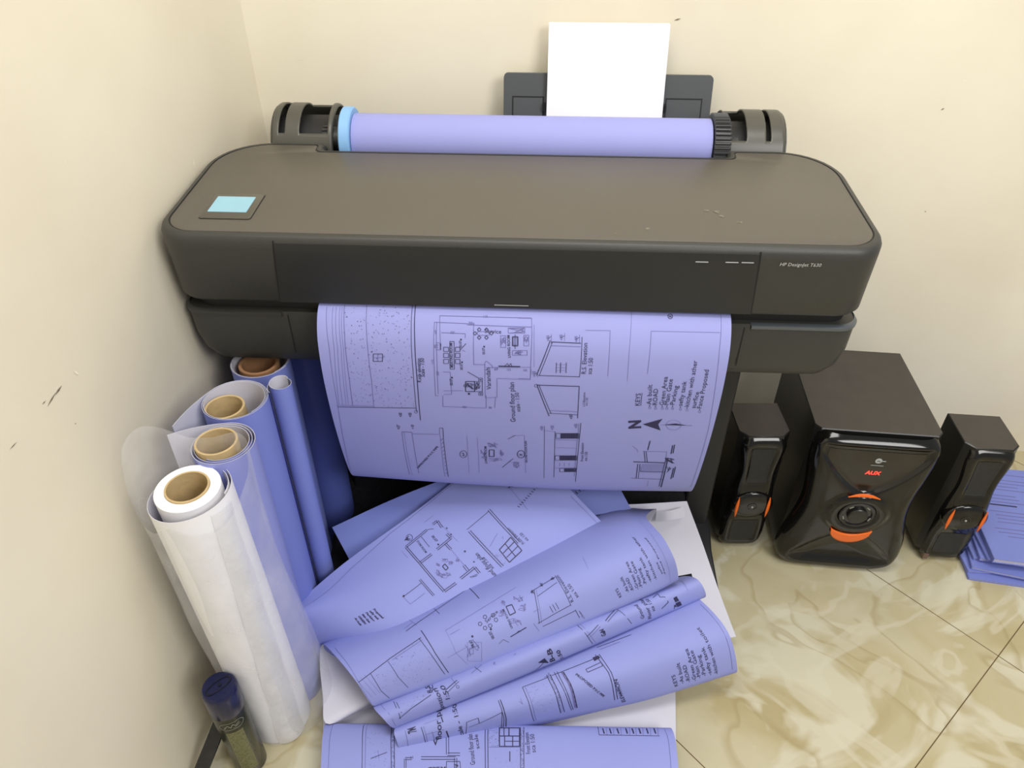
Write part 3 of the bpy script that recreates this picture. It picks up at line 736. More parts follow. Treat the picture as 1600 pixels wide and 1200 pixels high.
# sheet with the thick-walled floor plan
S5 = Sheet(Patch([row((469, 938, .165), (474, 957, .168), (484, 990, .125), (500, 1036, .045), (540, 1085, .02)),
                  row((543, 876, .195), (575, 925, .195), (620, 985, .16), (650, 1030, .08), (680, 1060, .03)),
                  row((644, 803, .24), (690, 860, .225), (745, 920, .19), (800, 975, .12), (830, 1000, .06)),
                  row((735, 732, .28), (790, 790, .26), (850, 850, .225), (905, 905, .16), (930, 930, .10)),
                  row((812, 672, .315), (866, 738, .29), (928, 803, .245), (985, 860, .19), (1010, 890, .14))]), 30, 30, 1, crop=(460, 740, 4.615))
def drawing_5(s):
    s.line([(80, 958), (400, 695), (700, 425), (1060, 140), (1250, -10)], .0007)
    s.dbl([(805, 530), (955, 408)], .0035, .0011); s.line([(955, 408), (975, 402), (1005, 400)], .0008, 2)
    s.dbl([(998, 368), (1032, 342), (1065, 390)], .0035, .0011); s.dbl([(1098, 435), (1130, 465), (1028, 548)], .0035, .0011); s.dbl([(1088, 505), (1130, 548)], .0035, .0011)
    s.dbl([(805, 530), (905, 645), (1080, 850), (1165, 790)], .0035, .0012); s.dbl([(905, 645), (990, 582)], .0035, .0011)
    s.line([(915, 455), (975, 530)], .0008, 2); s.line([(1130, 548), (1228, 665)], .0006); s.dbl([(1222, 662), (1252, 700)], .004, .0011); s.dbl([(1198, 757), (1300, 676), (1335, 718)], .0035, .0012)
    s.text('STORE ROOM', (880, 490), (945, 575), 2, .005, .006); s.text('00.07', (988, 455), (1022, 495), 2, .01, .007); s.circ(1038, 512, 5, .0016, 2, 4)
    s.circ(830, 463, 23, .0009, 2, 14); s.text('A', (838, 475), (822, 450), 2, .02)
    s.line([(1068, 670), (1085, 652), (1110, 680), (1092, 698)], .0016, 2, True)
    for q in ((1015, 690, 1060, 740), (1060, 610, 1110, 640), (1110, 630, 1150, 660), (1090, 710, 1135, 740), (1035, 720, 1075, 755), (1020, 645, 1050, 670), (1155, 590, 1190, 640), (1045, 715, 1110, 755)): s.scrib(*q, n=12)
    s.line([(775, 560), (820, 610)], .0004); s.line([(1060, 370), (1180, 490)], .0004); s.line([(935, 355), (1005, 300)], .0004); s.circ(1100, 395, 4, .001); s.circ(1130, 440, 4, .001); s.circ(1230, 562, 5, .0013, 2); s.circ(1295, 637, 4, .001)
    s.text('Ground floor plan', (1500, 780), (1322, 570), 2, .005, .0115); s.text('sca 1:50', (1440, 680), (1368, 600), 2, .005, .009)
    s.text('TOILET', (1270, 755), (1325, 735), 2, .015)
    s.dbl([(1262, 415), (1500, 670)], .004, .0012); s.dbl([(1402, 262), (1620, 500)], .004, .0012); s.line([(1245, 405), (1400, 275)], .0008, 2); s.line([(1408, 528), (1465, 430)], .0006); s.line([(1500, 455), (1505, 470)], .0008)
    for k in range(14): s.line([(1268+k*17, 418+k*18), (1278+k*17, 412+k*18)], .0008)
    s.text('Front Elevation', (1660, 500), (1545, 390), 2, 0, .008); s.text('sca 1:50', (1690, 480), (1640, 425), 2, 0, .008)
    s.line([(1478, 550), (1560, 460), (1640, 555), (1550, 640)], .0016, 2, True); s.line([(1518, 505), (1595, 598)], .0014, 2); s.line([(1505, 575), (1588, 490)], .0014, 2); s.line([(1530, 605), (1615, 520)], .0012, 2)
    s.dots([(1440, 590), (1478, 552), (1550, 640), (1505, 670)], 50, 2, .0007)
    s.dbl([(905, 765), (1005, 880)], .003, .001); s.line([(785, 888), (915, 790)], .0008, 2); s.line([(785, 888), (835, 942), (940, 862)], .0006); s.fill([(778, 885), (790, 874), (798, 884), (786, 894)])
    for k, t in enumerate(('As built', 'GREEN', 'Main Gate', 'Parking', 'sefty tank', 'Proposed')):
        s.text(t, (432+k*27, 1040-k*12), (475+k*32, 1095-k*10), 2, .03, .0065)
    s.crop = (780, 740, 4.21)
    for k in range(9): s.line([(60+k*22, 95-k*5), (90+k*22, 75-k*6)], .0018, 2); 
    for k in range(12): s.line([(120+k*13, 215-k*14), (135+k*13, 222-k*14)], .0014, 2)
    s.line([(470, 150), (660, 340)], .0006); s.line([(60, 80), (190, 240)], .0005)
drawing_5(S5)
tag(S5.done('printed_sheet', [blue, paperback, ink, inkg]), 'large blue sheet with a thick-walled floor plan, its corner pointing at the standing rolls', 'printed sheet')

# curled sheet lying on the floor at the very bottom
S4 = Sheet(Patch([row((540, 1139, .004), (520, 1134, .022), (509, 1131, .036), (504, 1150, .043), (502, 1185, .042), (500, 1230, .03), (500, 1290, .006)),
                  row((790, 1143, .004), (788, 1136, .024), (786, 1134, .040), (784, 1152, .047), (782, 1188, .045), (780, 1232, .033), (780, 1290, .006)),
                  row((1030, 1146, .004), (1042, 1141, .022), (1049, 1138, .036), (1055, 1155, .043), (1059, 1190, .042), (1062, 1232, .03), (1064, 1290, .006))]), 20, 40, 1, vr=(.2, 1), crop=(460, 740, 2.222))
def drawing_4(s):
    s.line([(135, 872), (122, 930), (118, 1020), (118, 1100)], .0006); s.line([(245, 868), (236, 940), (235, 1100)], .0009, 2); s.line([(255, 868), (247, 940), (245, 1100)], .0006)
    s.dots([(258, 880), (335, 880), (333, 1100), (250, 1100)], 45, 2, .0009); s.line([(265, 990), (322, 968)], .0008, 2); s.line([(290, 962), (294, 990)], .0006)
    s.line([(338, 880), (338, 1100)], .001, 2); s.line([(349, 885), (349, 1100)], .001, 2); s.dots([(339, 885), (348, 885), (348, 1050), (339, 1050)], 120, 2, .0009)
    s.dbl([(385, 1022), (385, 990), (408, 990), (408, 982)], .003, .0009); s.dbl([(440, 988), (560, 988), (560, 1030)], .004, .001); s.dbl([(532, 900), (532, 975), (575, 975)], .004, .0009)
    s.text('Ground floor plan', (628, 1010), (612, 850), 2, 0, .012); s.text('scale 1:50', (643, 955), (632, 870), 2, 0, .009); s.text('V', (480, 945), (500, 943), 2, .01)
    s.text('M.BED', (525, 1018), (462, 1020), 2, .02, .009); s.line([(528, 1000), (575, 1000), (578, 1040), (528, 1040), (528, 1000)], .0009, 2); s.scrib(550, 1000, 570, 1020, 8, 2)
    s.dbl([(668, 880), (668, 1050)], .0045, .0011); s.rect(712, 884, 782, 948, .0018, 2); s.line([(712, 912), (782, 912)], .0016, 2); s.line([(745, 884), (745, 912)], .0016, 2); s.line([(730, 912), (730, 948)], .0014, 2); s.line([(758, 912), (758, 948)], .0014, 2); s.line([(730, 930), (782, 930)], .0012, 2); s.line([(728, 884), (728, 912)], .0012, 2)
    s.dots([(675, 882), (710, 882), (710, 948), (675, 948)], 60, 2, .0008); s.line([(675, 950), (785, 950)], .0007)
    s.line([(785, 882), (785, 1060)], .0009, 2); s.line([(797, 882), (797, 1060)], .0009, 2); s.dots([(786, 884), (796, 884), (796, 1050), (786, 1050)], 110, 2, .0009)
    s.text('Front Elevation', (820, 972), (814, 850), 2, 0, .0105); s.text('sca 1:50', (838, 968), (832, 905), 2, 0, .0105); s.dots([(690, 960), (780, 960), (780, 1050), (690, 1050)], 40, 3, .0008); s.line([(748, 1000), (748, 965)], .0014, 2)
    s.line([(1053, 880), (1058, 908), (1268, 912)], .0008, 2); 
    for x in (1070, 1094, 1120, 1150, 1172, 1196, 1222, 1248): s.line([(x, 886), (x+6, 904)], .0022, 2); s.line([(x+13, 884), (x+15, 910)], .0006)
    s.line([(1285, 888), (1298, 925), (1306, 1000), (1308, 1100)], .0006)
drawing_4(S4)
tag(S4.done('printed_sheet', [blue, paperback, ink, inkg]), 'blue printed sheet curled on the floor at the bottom edge of the picture', 'printed sheet')

# lower curled sheet pointing right
S3 = Sheet(Patch([row((668, 1112, .008), (640, 1105, .02), (617, 1138, .066), (620, 1158, .06), (628, 1177, .028), (644, 1180, .010)),
                  row((850, 1060, .012), (830, 1040, .035), (800, 1062, .095), (815, 1100, .092), (830, 1128, .040), (845, 1133, .018)),
                  row((980, 1010, .02), (960, 985, .05), (955, 995, .125), (985, 1045, .125), (1000, 1092, .06), (1010, 1092, .032)),
                  row((1100, 960, .03), (1062, 925, .08), (1089, 933, .150), (1136, 985, .155), (1152, 1046, .085), (1140, 1048, .06))]), 26, 44, 1, vr=(.25, .95), crop=(460, 740, 2.222))
def drawing_3(s):
    s.line([(385, 892), (392, 925), (405, 968)], .0007); s.line([(1410, 455), (1470, 520), (1508, 600), (1520, 680)], .0006)
    s.line([(440, 880), (455, 930), (462, 955)], .0009, 2); s.line([(448, 878), (462, 928), (470, 955)], .0006); s.line([(455, 905), (520, 888)], .0008); s.line([(450, 870), (505, 850)], .0006); s.line([(478, 895), (490, 930)], .0006)
    s.fill([(525, 893), (530, 892), (540, 920), (535, 921)]); s.fill([(508, 845), (512, 844), (518, 862), (514, 863)]); s.text('7M', (425, 895), (420, 878), 2, .02)
    s.text('und floor plan', (570, 955), (538, 790), 2, .01, .0135); s.text('scale - 1:50', (592, 912), (565, 800), 2, .01, .0105); s.text('V', (555, 960), (565, 958), 2, .02)
    s.line([(598, 862), (638, 848), (642, 866), (720, 828), (752, 905)], .0009, 2); s.line([(598, 862), (615, 930)], .0009, 2); s.line([(606, 880), (642, 866)], .0008, 2); s.line([(715, 785), (735, 850), (750, 895)], .0014, 2); s.line([(708, 788), (728, 852), (742, 900)], .001, 2)
    s.dots([(612, 885), (725, 838), (745, 895), (622, 925)], 30, 2, .0009)
    s.line([(792, 742), (882, 708)], .0009, 2); s.line([(792, 742), (812, 790), (832, 858)], .0009, 2); s.line([(802, 742), (822, 790), (840, 855)], .0006)
    s.line([(876, 700), (905, 760), (925, 830)], .0012, 2); s.line([(888, 698), (917, 758), (938, 826)], .0012, 2); s.dots([(882, 702), (888, 700), (936, 822), (926, 826)], 90, 2, .0009); s.dots([(810, 748), (872, 722), (910, 822), (842, 848)], 60, 2, .0009)
    s.line([(902, 690), (935, 750), (962, 820)], .001, 2); s.line([(912, 688), (942, 748), (968, 818)], .001, 2); 
    for dd in (0, 3, 6): s.line([(928+dd, 690), (952+dd, 730), (975+dd, 812)], .0022, 3 if dd < 6 else 2)
    s.line([(893, 702), (925, 690), (1050, 640)], .0009, 2); s.line([(1012, 680), (1065, 655), (1070, 668), (1018, 690), (1012, 680)], .0009, 2)
    s.line([(1045, 630), (1090, 690), (1112, 785)], .0012, 2); s.line([(1058, 628), (1100, 690), (1122, 782)], .0012, 2); s.fill([(1035, 640), (1055, 632), (1062, 640), (1042, 652)])
    s.text('PROPOSED P.V.C PIPE', (975, 700), (1072, 775), 2, .02, .0065); s.text('ELEVATION', (1150, 790), (1120, 712), 2, .01, .0095); s.line([(1135, 770), (1125, 745)], .0015, 2)
    s.line([(1050, 605), (1170, 560)], .0008, 2); s.line([(1060, 612), (1130, 585)], .0006); s.scrib(860, 690, 890, 712, 6); s.line([(785, 780), (792, 800), (780, 790)], .0006)
    s.crop = (780, 880, 3.75)
    for t, a, b in (('KEYS', (1048, 715), (1028, 650)), ('-As built', (1082, 700), (1055, 580)), ('-ROAD', (1120, 690), (1093, 592)), ('-Green Area', (1155, 685), (1102, 498)), ('-Main Gate', (1182, 668), (1133, 508)), ('-Parking', (1212, 655), (1176, 535)), ('-sefty tank', (1245, 650), (1198, 488)), ('-kitchen with toilet', (1282, 645), (1170, 375))):
        s.text(t, a, b, 2, .0, .0098)
drawing_3(S3)
tag(S3.done('printed_sheet', [blue, paperback, ink, inkg]), 'blue sheet curling to the right over the tiles, lowest of the three slanting rolls', 'printed sheet')

# thin roll between
S2 = Sheet(Patch([row((655, 1112, .035), (628, 1108, .04), (600, 1095, .055), (583, 1103, .09), (598, 1122, .098), (614, 1137, .070), (630, 1133, .055)),
                  row((845, 1012, .08), (828, 1008, .10), (815, 1000, .12), (820, 1006, .150), (835, 1022, .155), (846, 1040, .125), (855, 1040, .105)),
                  row((1075, 925, .115), (1060, 915, .12), (1058, 903, .145), (1080, 901, .185), (1095, 911, .190), (1103, 931, .160), (1092, 935, .14))]), 26, 40, 1, vr=(.4, .93), crop=(460, 740, 2.222))
def drawing_2(s):
    s.line([(300, 802), (330, 835), (352, 875)], .0006); s.line([(1340, 372), (1358, 392), (1365, 405)], .0006)
    s.line([(362, 850), (405, 815), (475, 768)], .0009, 2); s.line([(345, 792), (368, 850)], .0009, 2); s.line([(355, 795), (372, 830)], .0009, 2); s.dots([(380, 800), (440, 770), (465, 765), (400, 815)], 22, 2)
    s.text('R.S', (480, 760), (468, 738), 2, .01, .01); s.text('SC', (490, 755), (480, 735), 2, .01, .009)
    s.text('Elevation', (530, 810), (495, 745), 2, .005, .0115); s.text('1:50', (540, 780), (520, 735), 2, .005, .0105); s.line([(525, 752), (565, 718)], .001, 2); s.line([(532, 758), (572, 722)], .0007, 2); s.line([(545, 710), (560, 730)], .0008)
    s.line([(615, 695), (650, 665)], .0007); s.line([(650, 690), (620, 668)], .0009, 2); s.circ(567, 740, 5)
    s.line([(820, 690), (870, 650)], .0009, 2); s.fill([(846, 655), (868, 640), (882, 655), (865, 672)]); s.text('B-B', (905, 648), (890, 605), 2, .02, .0125); s.text('1:50', (935, 638), (920, 610), 2, .015, .0095)
    s.line([(975, 522), (1010, 555), (1035, 590)], .0009, 2); s.line([(985, 518), (1018, 550), (1045, 585)], .0006); s.line([(1015, 565), (1055, 525)], .0009, 2); s.line([(1022, 570), (1062, 530)], .0006); s.fill([(1068, 548), (1075, 543), (1080, 550), (1072, 554)]); s.text('G N', (1082, 560), (1072, 538), 2, .02)
    s.line([(1080, 512), (1118, 470)], .0012, 2); s.line([(1088, 515), (1124, 476)], .0008, 2); s.line([(1110, 468), (1145, 490), (1170, 520)], .0009, 2)
    s.text('Ground', (1215, 500), (1190, 455), 2, .005, .0095); s.text('Floor plan', (1240, 500), (1205, 435), 2, .005, .0095); s.text('sca 1:50', (1252, 475), (1228, 435), 2, .005, .0085)
    s.line([(1245, 432), (1262, 418), (1270, 430), (1285, 428), (1298, 445), (1275, 468)], .0012, 2); s.fill([(1315, 432), (1326, 425), (1335, 440), (1322, 446)]); s.fill([(1322, 450), (1338, 442), (1345, 455), (1330, 462)]); s.scrib(1315, 455, 1340, 470, 6, 2, .001)
    for (x, y) in ((690, 655), (1160, 440), (760, 622)): s.scrib(x, y, x+12, y+10, 5)
drawing_2(S2)
tag(S2.done('printed_sheet', [blue, paperback, ink, inkg]), 'narrow rolled blue sheet squeezed between two wider curled sheets', 'printed sheet')

# upper wide curl
S1 = Sheet(Patch([row((626, 1088, .035), (565, 1110, .022), (511, 1131, .045), (505, 1090, .05), (500, 1040, .06), (503, 1007, .105), (525, 1026, .145), (556, 1064, .145), (580, 1100, .105), (592, 1102, .085)),
                  row((790, 1002, .085), (760, 1010, .07), (720, 1010, .065), (700, 985, .075), (690, 945, .10), (700, 916, .155), (728, 940, .200), (752, 985, .195), (768, 1030, .145), (778, 1032, .125)),
                  row((1010, 895, .15), (985, 895, .14), (965, 880, .14), (950, 850, .145), (935, 810, .165), (930, 806, .22), (962, 838, .255), (985, 880, .25), (1000, 930, .195), (1008, 932, .175)),
                  row((1045, 890, .175), (1030, 872, .165), (1018, 850, .165), (1008, 828, .175), (1026, 796, .225), (1010, 808, .262), (1036, 840, .285), (1054, 874, .265), (1060, 903, .215), (1056, 906, .195))]), 30, 70, 1, vr=(.55, .97), crop=(460, 740, 2.222))
def drawing_1(s):
    s.line([(140, 605), (185, 660), (232, 740), (268, 798)], .0006); s.line([(1195, 165), (1262, 245), (1300, 330), (1306, 378)], .0006)
    s.line([(440, 570), (335, 640), (222, 725)], .001, 2); s.line([(445, 577), (340, 647)], .0006)
    s.line([(265, 695), (300, 752), (330, 778)], .0009, 2); s.line([(325, 652), (360, 705), (395, 742)], .0008, 2); s.line([(440, 545), (490, 625), (535, 690)], .0013, 2); s.line([(432, 572), (478, 632), (522, 695)], .001, 2)
    s.dots([(272, 692), (325, 655), (390, 735), (325, 770)], 40, 2, .0009); s.dots([(332, 650), (430, 580), (515, 690), (398, 735)], 90, 2, .0009)
    for dx in (0, 14, 28): s.line([(215+dx, 715-dx*.6), (270+dx, 775-dx*.5)], .0004)
    s.line([(378, 480), (402, 510), (425, 528)], .0006); s.line([(388, 548), (415, 528), (600, 402)], .001, 2); s.line([(382, 540), (410, 518)], .0006); s.line([(590, 385), (615, 405), (642, 435)], .0012, 2); s.dots([(430, 505), (585, 395), (600, 405), (440, 520)], 35, 2, .0008); s.line([(485, 470), (505, 488)], .0008, 2)
    s.line([(735, 462), (755, 455), (768, 482), (748, 492)], .0016, 2, True)
    for q in ((710, 470, 730, 500), (760, 420, 795, 445), (775, 450, 805, 480), (745, 500, 790, 530), (712, 440, 735, 460)): s.scrib(*q, n=14)
    for (x, y) in ((645, 522), (662, 498), (690, 492), (700, 508), (680, 528), (662, 536)): s.circ(x, y, 7, .0009, 2, 5)
    s.text('Service', (668, 520), (708, 482), 2, 0, .0085); s.text('LIVING ROOM', (758, 535), (728, 470), 2, .01, .006)
    s.text('00.07', (695, 570), (682, 545), 2, .01); s.circ(682, 540, 3, .0015, 2, 4); s.text('00.07', (625, 600), (615, 575), 2, .01); s.circ(618, 565, 3, .0015, 2, 4)
    s.line([(618, 575), (642, 605)], .0006, 2); s.scrib(590, 590, 640, 640, 16); s.rect(600, 585, 650, 650, .0004); s.line([(525, 545), (560, 620), (600, 660)], .0004); s.line([(525, 545), (640, 475), (770, 395)], .0004); s.line([(540, 560), (575, 540)], .0005)
    s.line([(750, 566), (805, 533)], .0016, 2); s.line([(770, 555), (778, 545), (785, 548)], .0007, 2); s.line([(710, 590), (725, 575), (745, 585)], .0006, 2); s.line([(830, 480), (848, 470)], .0005)
    s.text('Ground floor plan', (905, 545), (872, 482), 3, 0, .004) if False else None
    s.line([(820, 412), (905, 360)], .0009, 2); s.line([(845, 426), (912, 378)], .0008, 2); s.line([(905, 355), (932, 400), (960, 458)], .001, 2); s.line([(832, 405), (842, 460), (850, 520)], .001, 2); s.line([(840, 405), (850, 460), (858, 518)], .0006); s.line([(845, 520), (905, 485), (960, 455)], .0008, 2)
    for dx in (0, 10, 20): s.line([(886+dx, 460-dx*.6), (898+dx, 482-dx*.6)], .0009, 2)
    for (x, y) in ((822, 405), (850, 380), (888, 358)): s.scrib(x, y, x+16, y+14, 8, 2)
    s.line([(862, 530), (975, 475)], .0008, 2); s.line([(975, 472), (990, 500)], .001, 2); s.text('L.S Elevation', (1008, 500), (990, 475), 2, 0, .005); s.line([(830, 520), (850, 545)], .0006)
    s.line([(1000, 290), (1020, 330)], .0004); s.line([(530, 640), (600, 600)], .0004)
    s.crop = (780, 740, 4.21)
    s.text('R.S. Elevation', (490, 836), (388, 668), 2, 0, .0098); s.text('sca 1:50', (522, 808), (462, 722), 2, 0, .0098)
    for t, a, b in (('KEYS', (806, 805), (778, 750)), ('-As built', (856, 775), (808, 675)), ('-ROAD', (888, 765), (846, 680)), ('-Green Area', (920, 755), (842, 578)), ('-Main Gate', (945, 745), (876, 575)), ('-Parking', (972, 722), (925, 620)), ('-sefty tank', (1003, 708), (932, 548)), ('-kitchen with ather', (1038, 692), (884, 415)), ('surfice', (1076, 655), (1040, 580)), ('-Fance Proposed', (1098, 662), (968, 425))):
        s.text(t, a, b, 2, 0, .0095)
drawing_1(S1)
tag(S1.done('printed_sheet', [blue, paperback, ink, inkg]), 'widest curled blue sheet on top of the pile showing its white underside at the left', 'printed sheet')

# ------------------------------------------------------------------ standing rolls
def extrude_curve(pts, z0, z1, lean=(0, 0), th=.0006, ztopf=None, n=14):
    """pts plan curve -> upright sheet, outside slot 0, inside slot 1"""
    mb = MB(); m = len(pts)
    nor = []
    for i in range(m):
        a = pts[max(i-1, 0)]; b = pts[min(i+1, m-1)]; d = Vector((b[0]-a[0], b[1]-a[1])).normalized(); nor.append(Vector((d.y, -d.x)))
    def g(off):
        vs = []
        for k in range(n+1):
            for i, (x, y) in enumerate(pts):
                zt = ztopf(i/(m-1)) if ztopf else z1
                z = z0+(zt-z0)*k/n; f = z/z1
                vs.append(Vector((x+nor[i].x*off+lean[0]*f, y+nor[i].y*off+lean[1]*f, z)))
        return vs
    q = [(k*m+i, k*m+i+1, (k+1)*m+i+1, (k+1)*m+i) for k in range(n) for i in range(m-1)]
    mb.add(g(th/2), q, 0); mb.add(g(-th/2), [tuple(reversed(f)) for f in q], 1)
    t = len(mb.v)//2
    top = n*m
    for i in range(m-1): mb.f.append([top+i, top+i+1, t+top+i+1, t+top+i]); mb.m.append(1)
    return mb
def spiral(cx, cy, r0, r1, turns, a0, steps=40, sx=1, sy=1):
    n = int(turns*steps); return [(cx+sx*(r0+(r1-r0)*k/n)*cos(a0+2*pi*turns*k/n), cy+sy*(r0+(r1-r0)*k/n)*sin(a0+2*pi*turns*k/n)) for k in range(n+1)]
def tube_wall(mb, base, top, ro, ri, m=0, n=40, depth=None):
    """hollow straight tube"""
    b, t = Vector(base), Vector(top); ax = t-b; L = ax.length
    mb.lathe([(ri, 0), (ro, 0), (ro, L), (ro-.0006, L+.0004), (ri+.0006, L+.0004), (ri, L), (ri, 0)], b, ax, n, m)

# R1 white roll in plastic
c1b = Vector((-.4515, .672, 0)); c1t = Vector((-.4515, .652, .585))
r1 = thing('paper_roll', 'white paper roll in loose clear plastic standing nearest, behind the blue-capped spray can', 'paper roll', c1b)
ax1 = (c1t-c1b)
mb = MB(); L = ax1.length
mb.lathe([(.028, .03), (.0415, .03), (.0415, L+.003), (.0405, L+.004), (.0285, L+.004), (.028, L+.003)], c1b, ax1, 56); build(mb, 'paper', [white], r1)
mb = MB(); mb.lathe([(.0255, .02), (.028, .02), (.028, L+.006), (.0255, L+.006), (.0255, .02)], c1b, ax1, 48); build(mb, 'cardboard_core', [board], r1)
sp = spiral(c1b.x+.001, c1b.y-.002, .0495, .0545, 1.28, radians(-5))
def zt1(f): return .582+.006*cos(f*2*pi*1.28)
mb = extrude_curve(sp, 0.001, .585, (0, -.020), ztopf=zt1); build(mb, 'loose_outer_layer', [white, paperback], r1, ang=60)
# plastic wrap
def wrap_r(f, z):
    a = 2*pi*f
    w = .0628+.0025*sin(3*a+z*9)+.0012*sin(7*a-z*16)+.0006*sin(13*a+z*31)
    right = max(0, cos(a-.35))
    w += .040*right**3*(.55+.45*sin(z*5.2+.6))*(1-.35*(z/.6)) + .012*right*(z > .45)*(z-.45)/.15
    w -= .0075*math.exp(-((a-4.41)/.4)**2)
    w += .016*max(0, cos(a-2.9))**4*max(0, z-.40)/.2
    return w
mb = MB(); n = 96; K = 44; rings = []
for k in range(K+1):
    ring = []
    for i in range(n):
        f = i/n; a = 2*pi*f
        zt = .60+.035*max(0, sin(a-.3))+.02*sin(3*a)-.05*max(0, -sin(a+.2))
        z = .002+zt*k/K; r = wrap_r(f, z)
        if z < .03: r *= .96+z
        x = c1b.x+r*cos(a); y = c1b.y-.02*z/.6+r*sin(a)
        x = max(x, WX+.006)
        ring.append(Vector((x, y, z)))
    rings.append(ring)
mb.rings(rings, 0, False, False); build(mb, 'plastic_wrap', [plastic], r1, ang=80)
mb = MB(); rows = []
for k in range(31):
    f = k/30; z = .004+.575*f; aL = radians(-72+30*f); aR = radians(-24+14*f); rr_ = []
    for i in range(13):
        g = i/12; a = aL+(aR-aL)*g; r = .0585+.004*sin(g*pi)+.0012*sin(z*40+g*3)
        rr_.append(Vector((c1b.x+r*cos(a), c1b.y-.02*z/.6+r*sin(a), z)))
    rows.append(rr_)
mb.rings(rows, 0, False, False, closed=False); build(mb, 'folded_plastic', [plastic_d], r1, ang=80)

def blue_roll(label, cx, cy, core, sp, zt, z1, outer, tail=None, corem=board, coreh=None, inner=paperback, name='paper_roll', lean=(0, 0), ztf=None):
    r = thing(name, label, 'paper roll', (cx, cy, 0), 0, None)
    mb = extrude_curve((sp+(tail or [])), 0.001, z1, lean, ztopf=ztf); build(mb, 'rolled_paper', [outer, inner], r, ang=60)
    if core:
        mb = MB(); h = coreh or zt
        b = Vector((core[0], core[1], .002)); t = Vector((core[0]+lean[0], core[1]+lean[1], h)); L = (t-b).length
        mb.lathe([(core[3], 0), (core[2], 0), (core[2], L), (core[2]-.001, L+.0008), (core[3]+.001, L+.0008), (core[3], L), (core[3], 0)], b, t-b, 48)
        build(mb, 'cardboard_core', [corem], r)
    return r
# spirals run clockwise seen from above so that slot 0 faces outwards
def cw(pts): return pts[::-1]
# R2
c = (-.432, .7295)
s2 = spiral(c[0], c[1], .0345, .0445, 2.9, radians(200))
tail2 = [(c[0]-.02-.004*k, c[1]+.043-.0035*k) for k in range(1, 15)]
s2 = spiral(c[0], c[1], .035, .0455, 2.9+.25-.02, radians(-28-72+0))
e = s2[-1]
def mk_spiral(c, r0, r1, turns, end_deg, tip=None):
    s = spiral(c[0], c[1], r0, r1, turns, radians(end_deg)-2*pi*turns)
    if tip:
        a = Vector(s[-1]); b = Vector(tip); d = (a-Vector(s[-2])).normalized(); L = (b-a).length; n = 14; pts = []
        for k in range(1, n+1):
            t = k/n; p = a*(1-t)**2+(a+d*L*.5)*2*t*(1-t)+b*t*t; pts.append((p.x, p.y))
        s = s+pts
    return s
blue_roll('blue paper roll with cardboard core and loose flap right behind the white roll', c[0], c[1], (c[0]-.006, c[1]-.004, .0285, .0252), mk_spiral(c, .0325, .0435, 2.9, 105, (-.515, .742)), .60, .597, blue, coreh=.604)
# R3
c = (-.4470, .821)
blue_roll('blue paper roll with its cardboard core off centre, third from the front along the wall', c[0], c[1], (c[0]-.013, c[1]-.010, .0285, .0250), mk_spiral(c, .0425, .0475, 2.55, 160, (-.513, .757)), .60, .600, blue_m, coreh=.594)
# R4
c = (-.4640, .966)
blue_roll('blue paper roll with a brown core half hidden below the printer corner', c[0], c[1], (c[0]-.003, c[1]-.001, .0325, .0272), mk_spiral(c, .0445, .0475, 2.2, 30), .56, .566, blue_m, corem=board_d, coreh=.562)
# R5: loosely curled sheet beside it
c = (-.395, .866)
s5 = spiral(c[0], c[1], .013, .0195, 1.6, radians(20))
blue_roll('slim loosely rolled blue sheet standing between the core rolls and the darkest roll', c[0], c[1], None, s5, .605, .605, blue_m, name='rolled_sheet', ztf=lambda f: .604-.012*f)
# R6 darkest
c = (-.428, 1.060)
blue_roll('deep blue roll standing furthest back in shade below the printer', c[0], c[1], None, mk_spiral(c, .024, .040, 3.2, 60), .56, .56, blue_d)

# ------------------------------------------------------------------ spray can and black bar
cb = Vector((-.4705, .6155, 0)); can = thing('spray_can', 'tall dark spray can with navy blue cap in front of the white roll', 'spray can', cb)
cb = Vector((-.4745, .5875, 0)); can.location = cb
mb = MB(); mb.lathe([(.0245, 0), (.0262, .003), (.0262, .172), (.0255, .178)], cb, (0, 0, 1), 48, 0, True, True)
def cyl_pt(a, z, r=.0265): return cb+Vector((r*cos(a), r*sin(a), z))
A0, A1 = radians(-92), radians(-34)
vs = []; 
for k in range(13):
    a = A0+(A1-A0)*k/12; vs += [cyl_pt(a, .02), cyl_pt(a, .140)]
mb.add(vs, [(2*k, 2*k+2, 2*k+3, 2*k+1) for k in range(12)], 1)
def cyl_line(pts, w, m, close=False):
    if close: pts = pts+[pts[0]]
    for (a, z), (b, y) in zip(pts, pts[1:]):
        d = Vector(((b-a)*.0265, y-z)); l = d.length
        if l < 1e-6: continue
        nn = Vector((-d.y, d.x))/l*w/2; r = .0268
        mb.add([cyl_pt(a+nn.x/.0265, z+nn.y, r), cyl_pt(a-nn.x/.0265, z-nn.y, r), cyl_pt(b-nn.x/.0265, y-nn.y, r), cyl_pt(b+nn.x/.0265, y+nn.y, r)], [(0, 1, 2, 3)], m)
oc, oz = radians(-62), .158
cyl_line([(oc+.72*cos(t*pi/10)*(1), oz+.009*max(-1, min(1, 1.3*sin(t*pi/10)))) for t in range(20)], .0011, 2, True)
cyl_line([(oc-.45, oz-.003), (oc-.25, oz+.004), (oc-.1, oz-.003), (oc+.05, oz+.004), (oc+.2, oz-.002), (oc+.45, oz+.004)], .0012, 2)
cyl_line([(oc-.5, oz-.005), (oc+.1, oz-.006), (oc+.5, oz-.001)], .0009, 2)
for k in range(12): cyl_line([(radians(-84), .133-k*.009), (radians(-84+30+14*((k*7) % 3)), .133-k*.009)], .0012, 3)
build(mb, 'can_body', [canm, canlab, silverink, blackp], can)
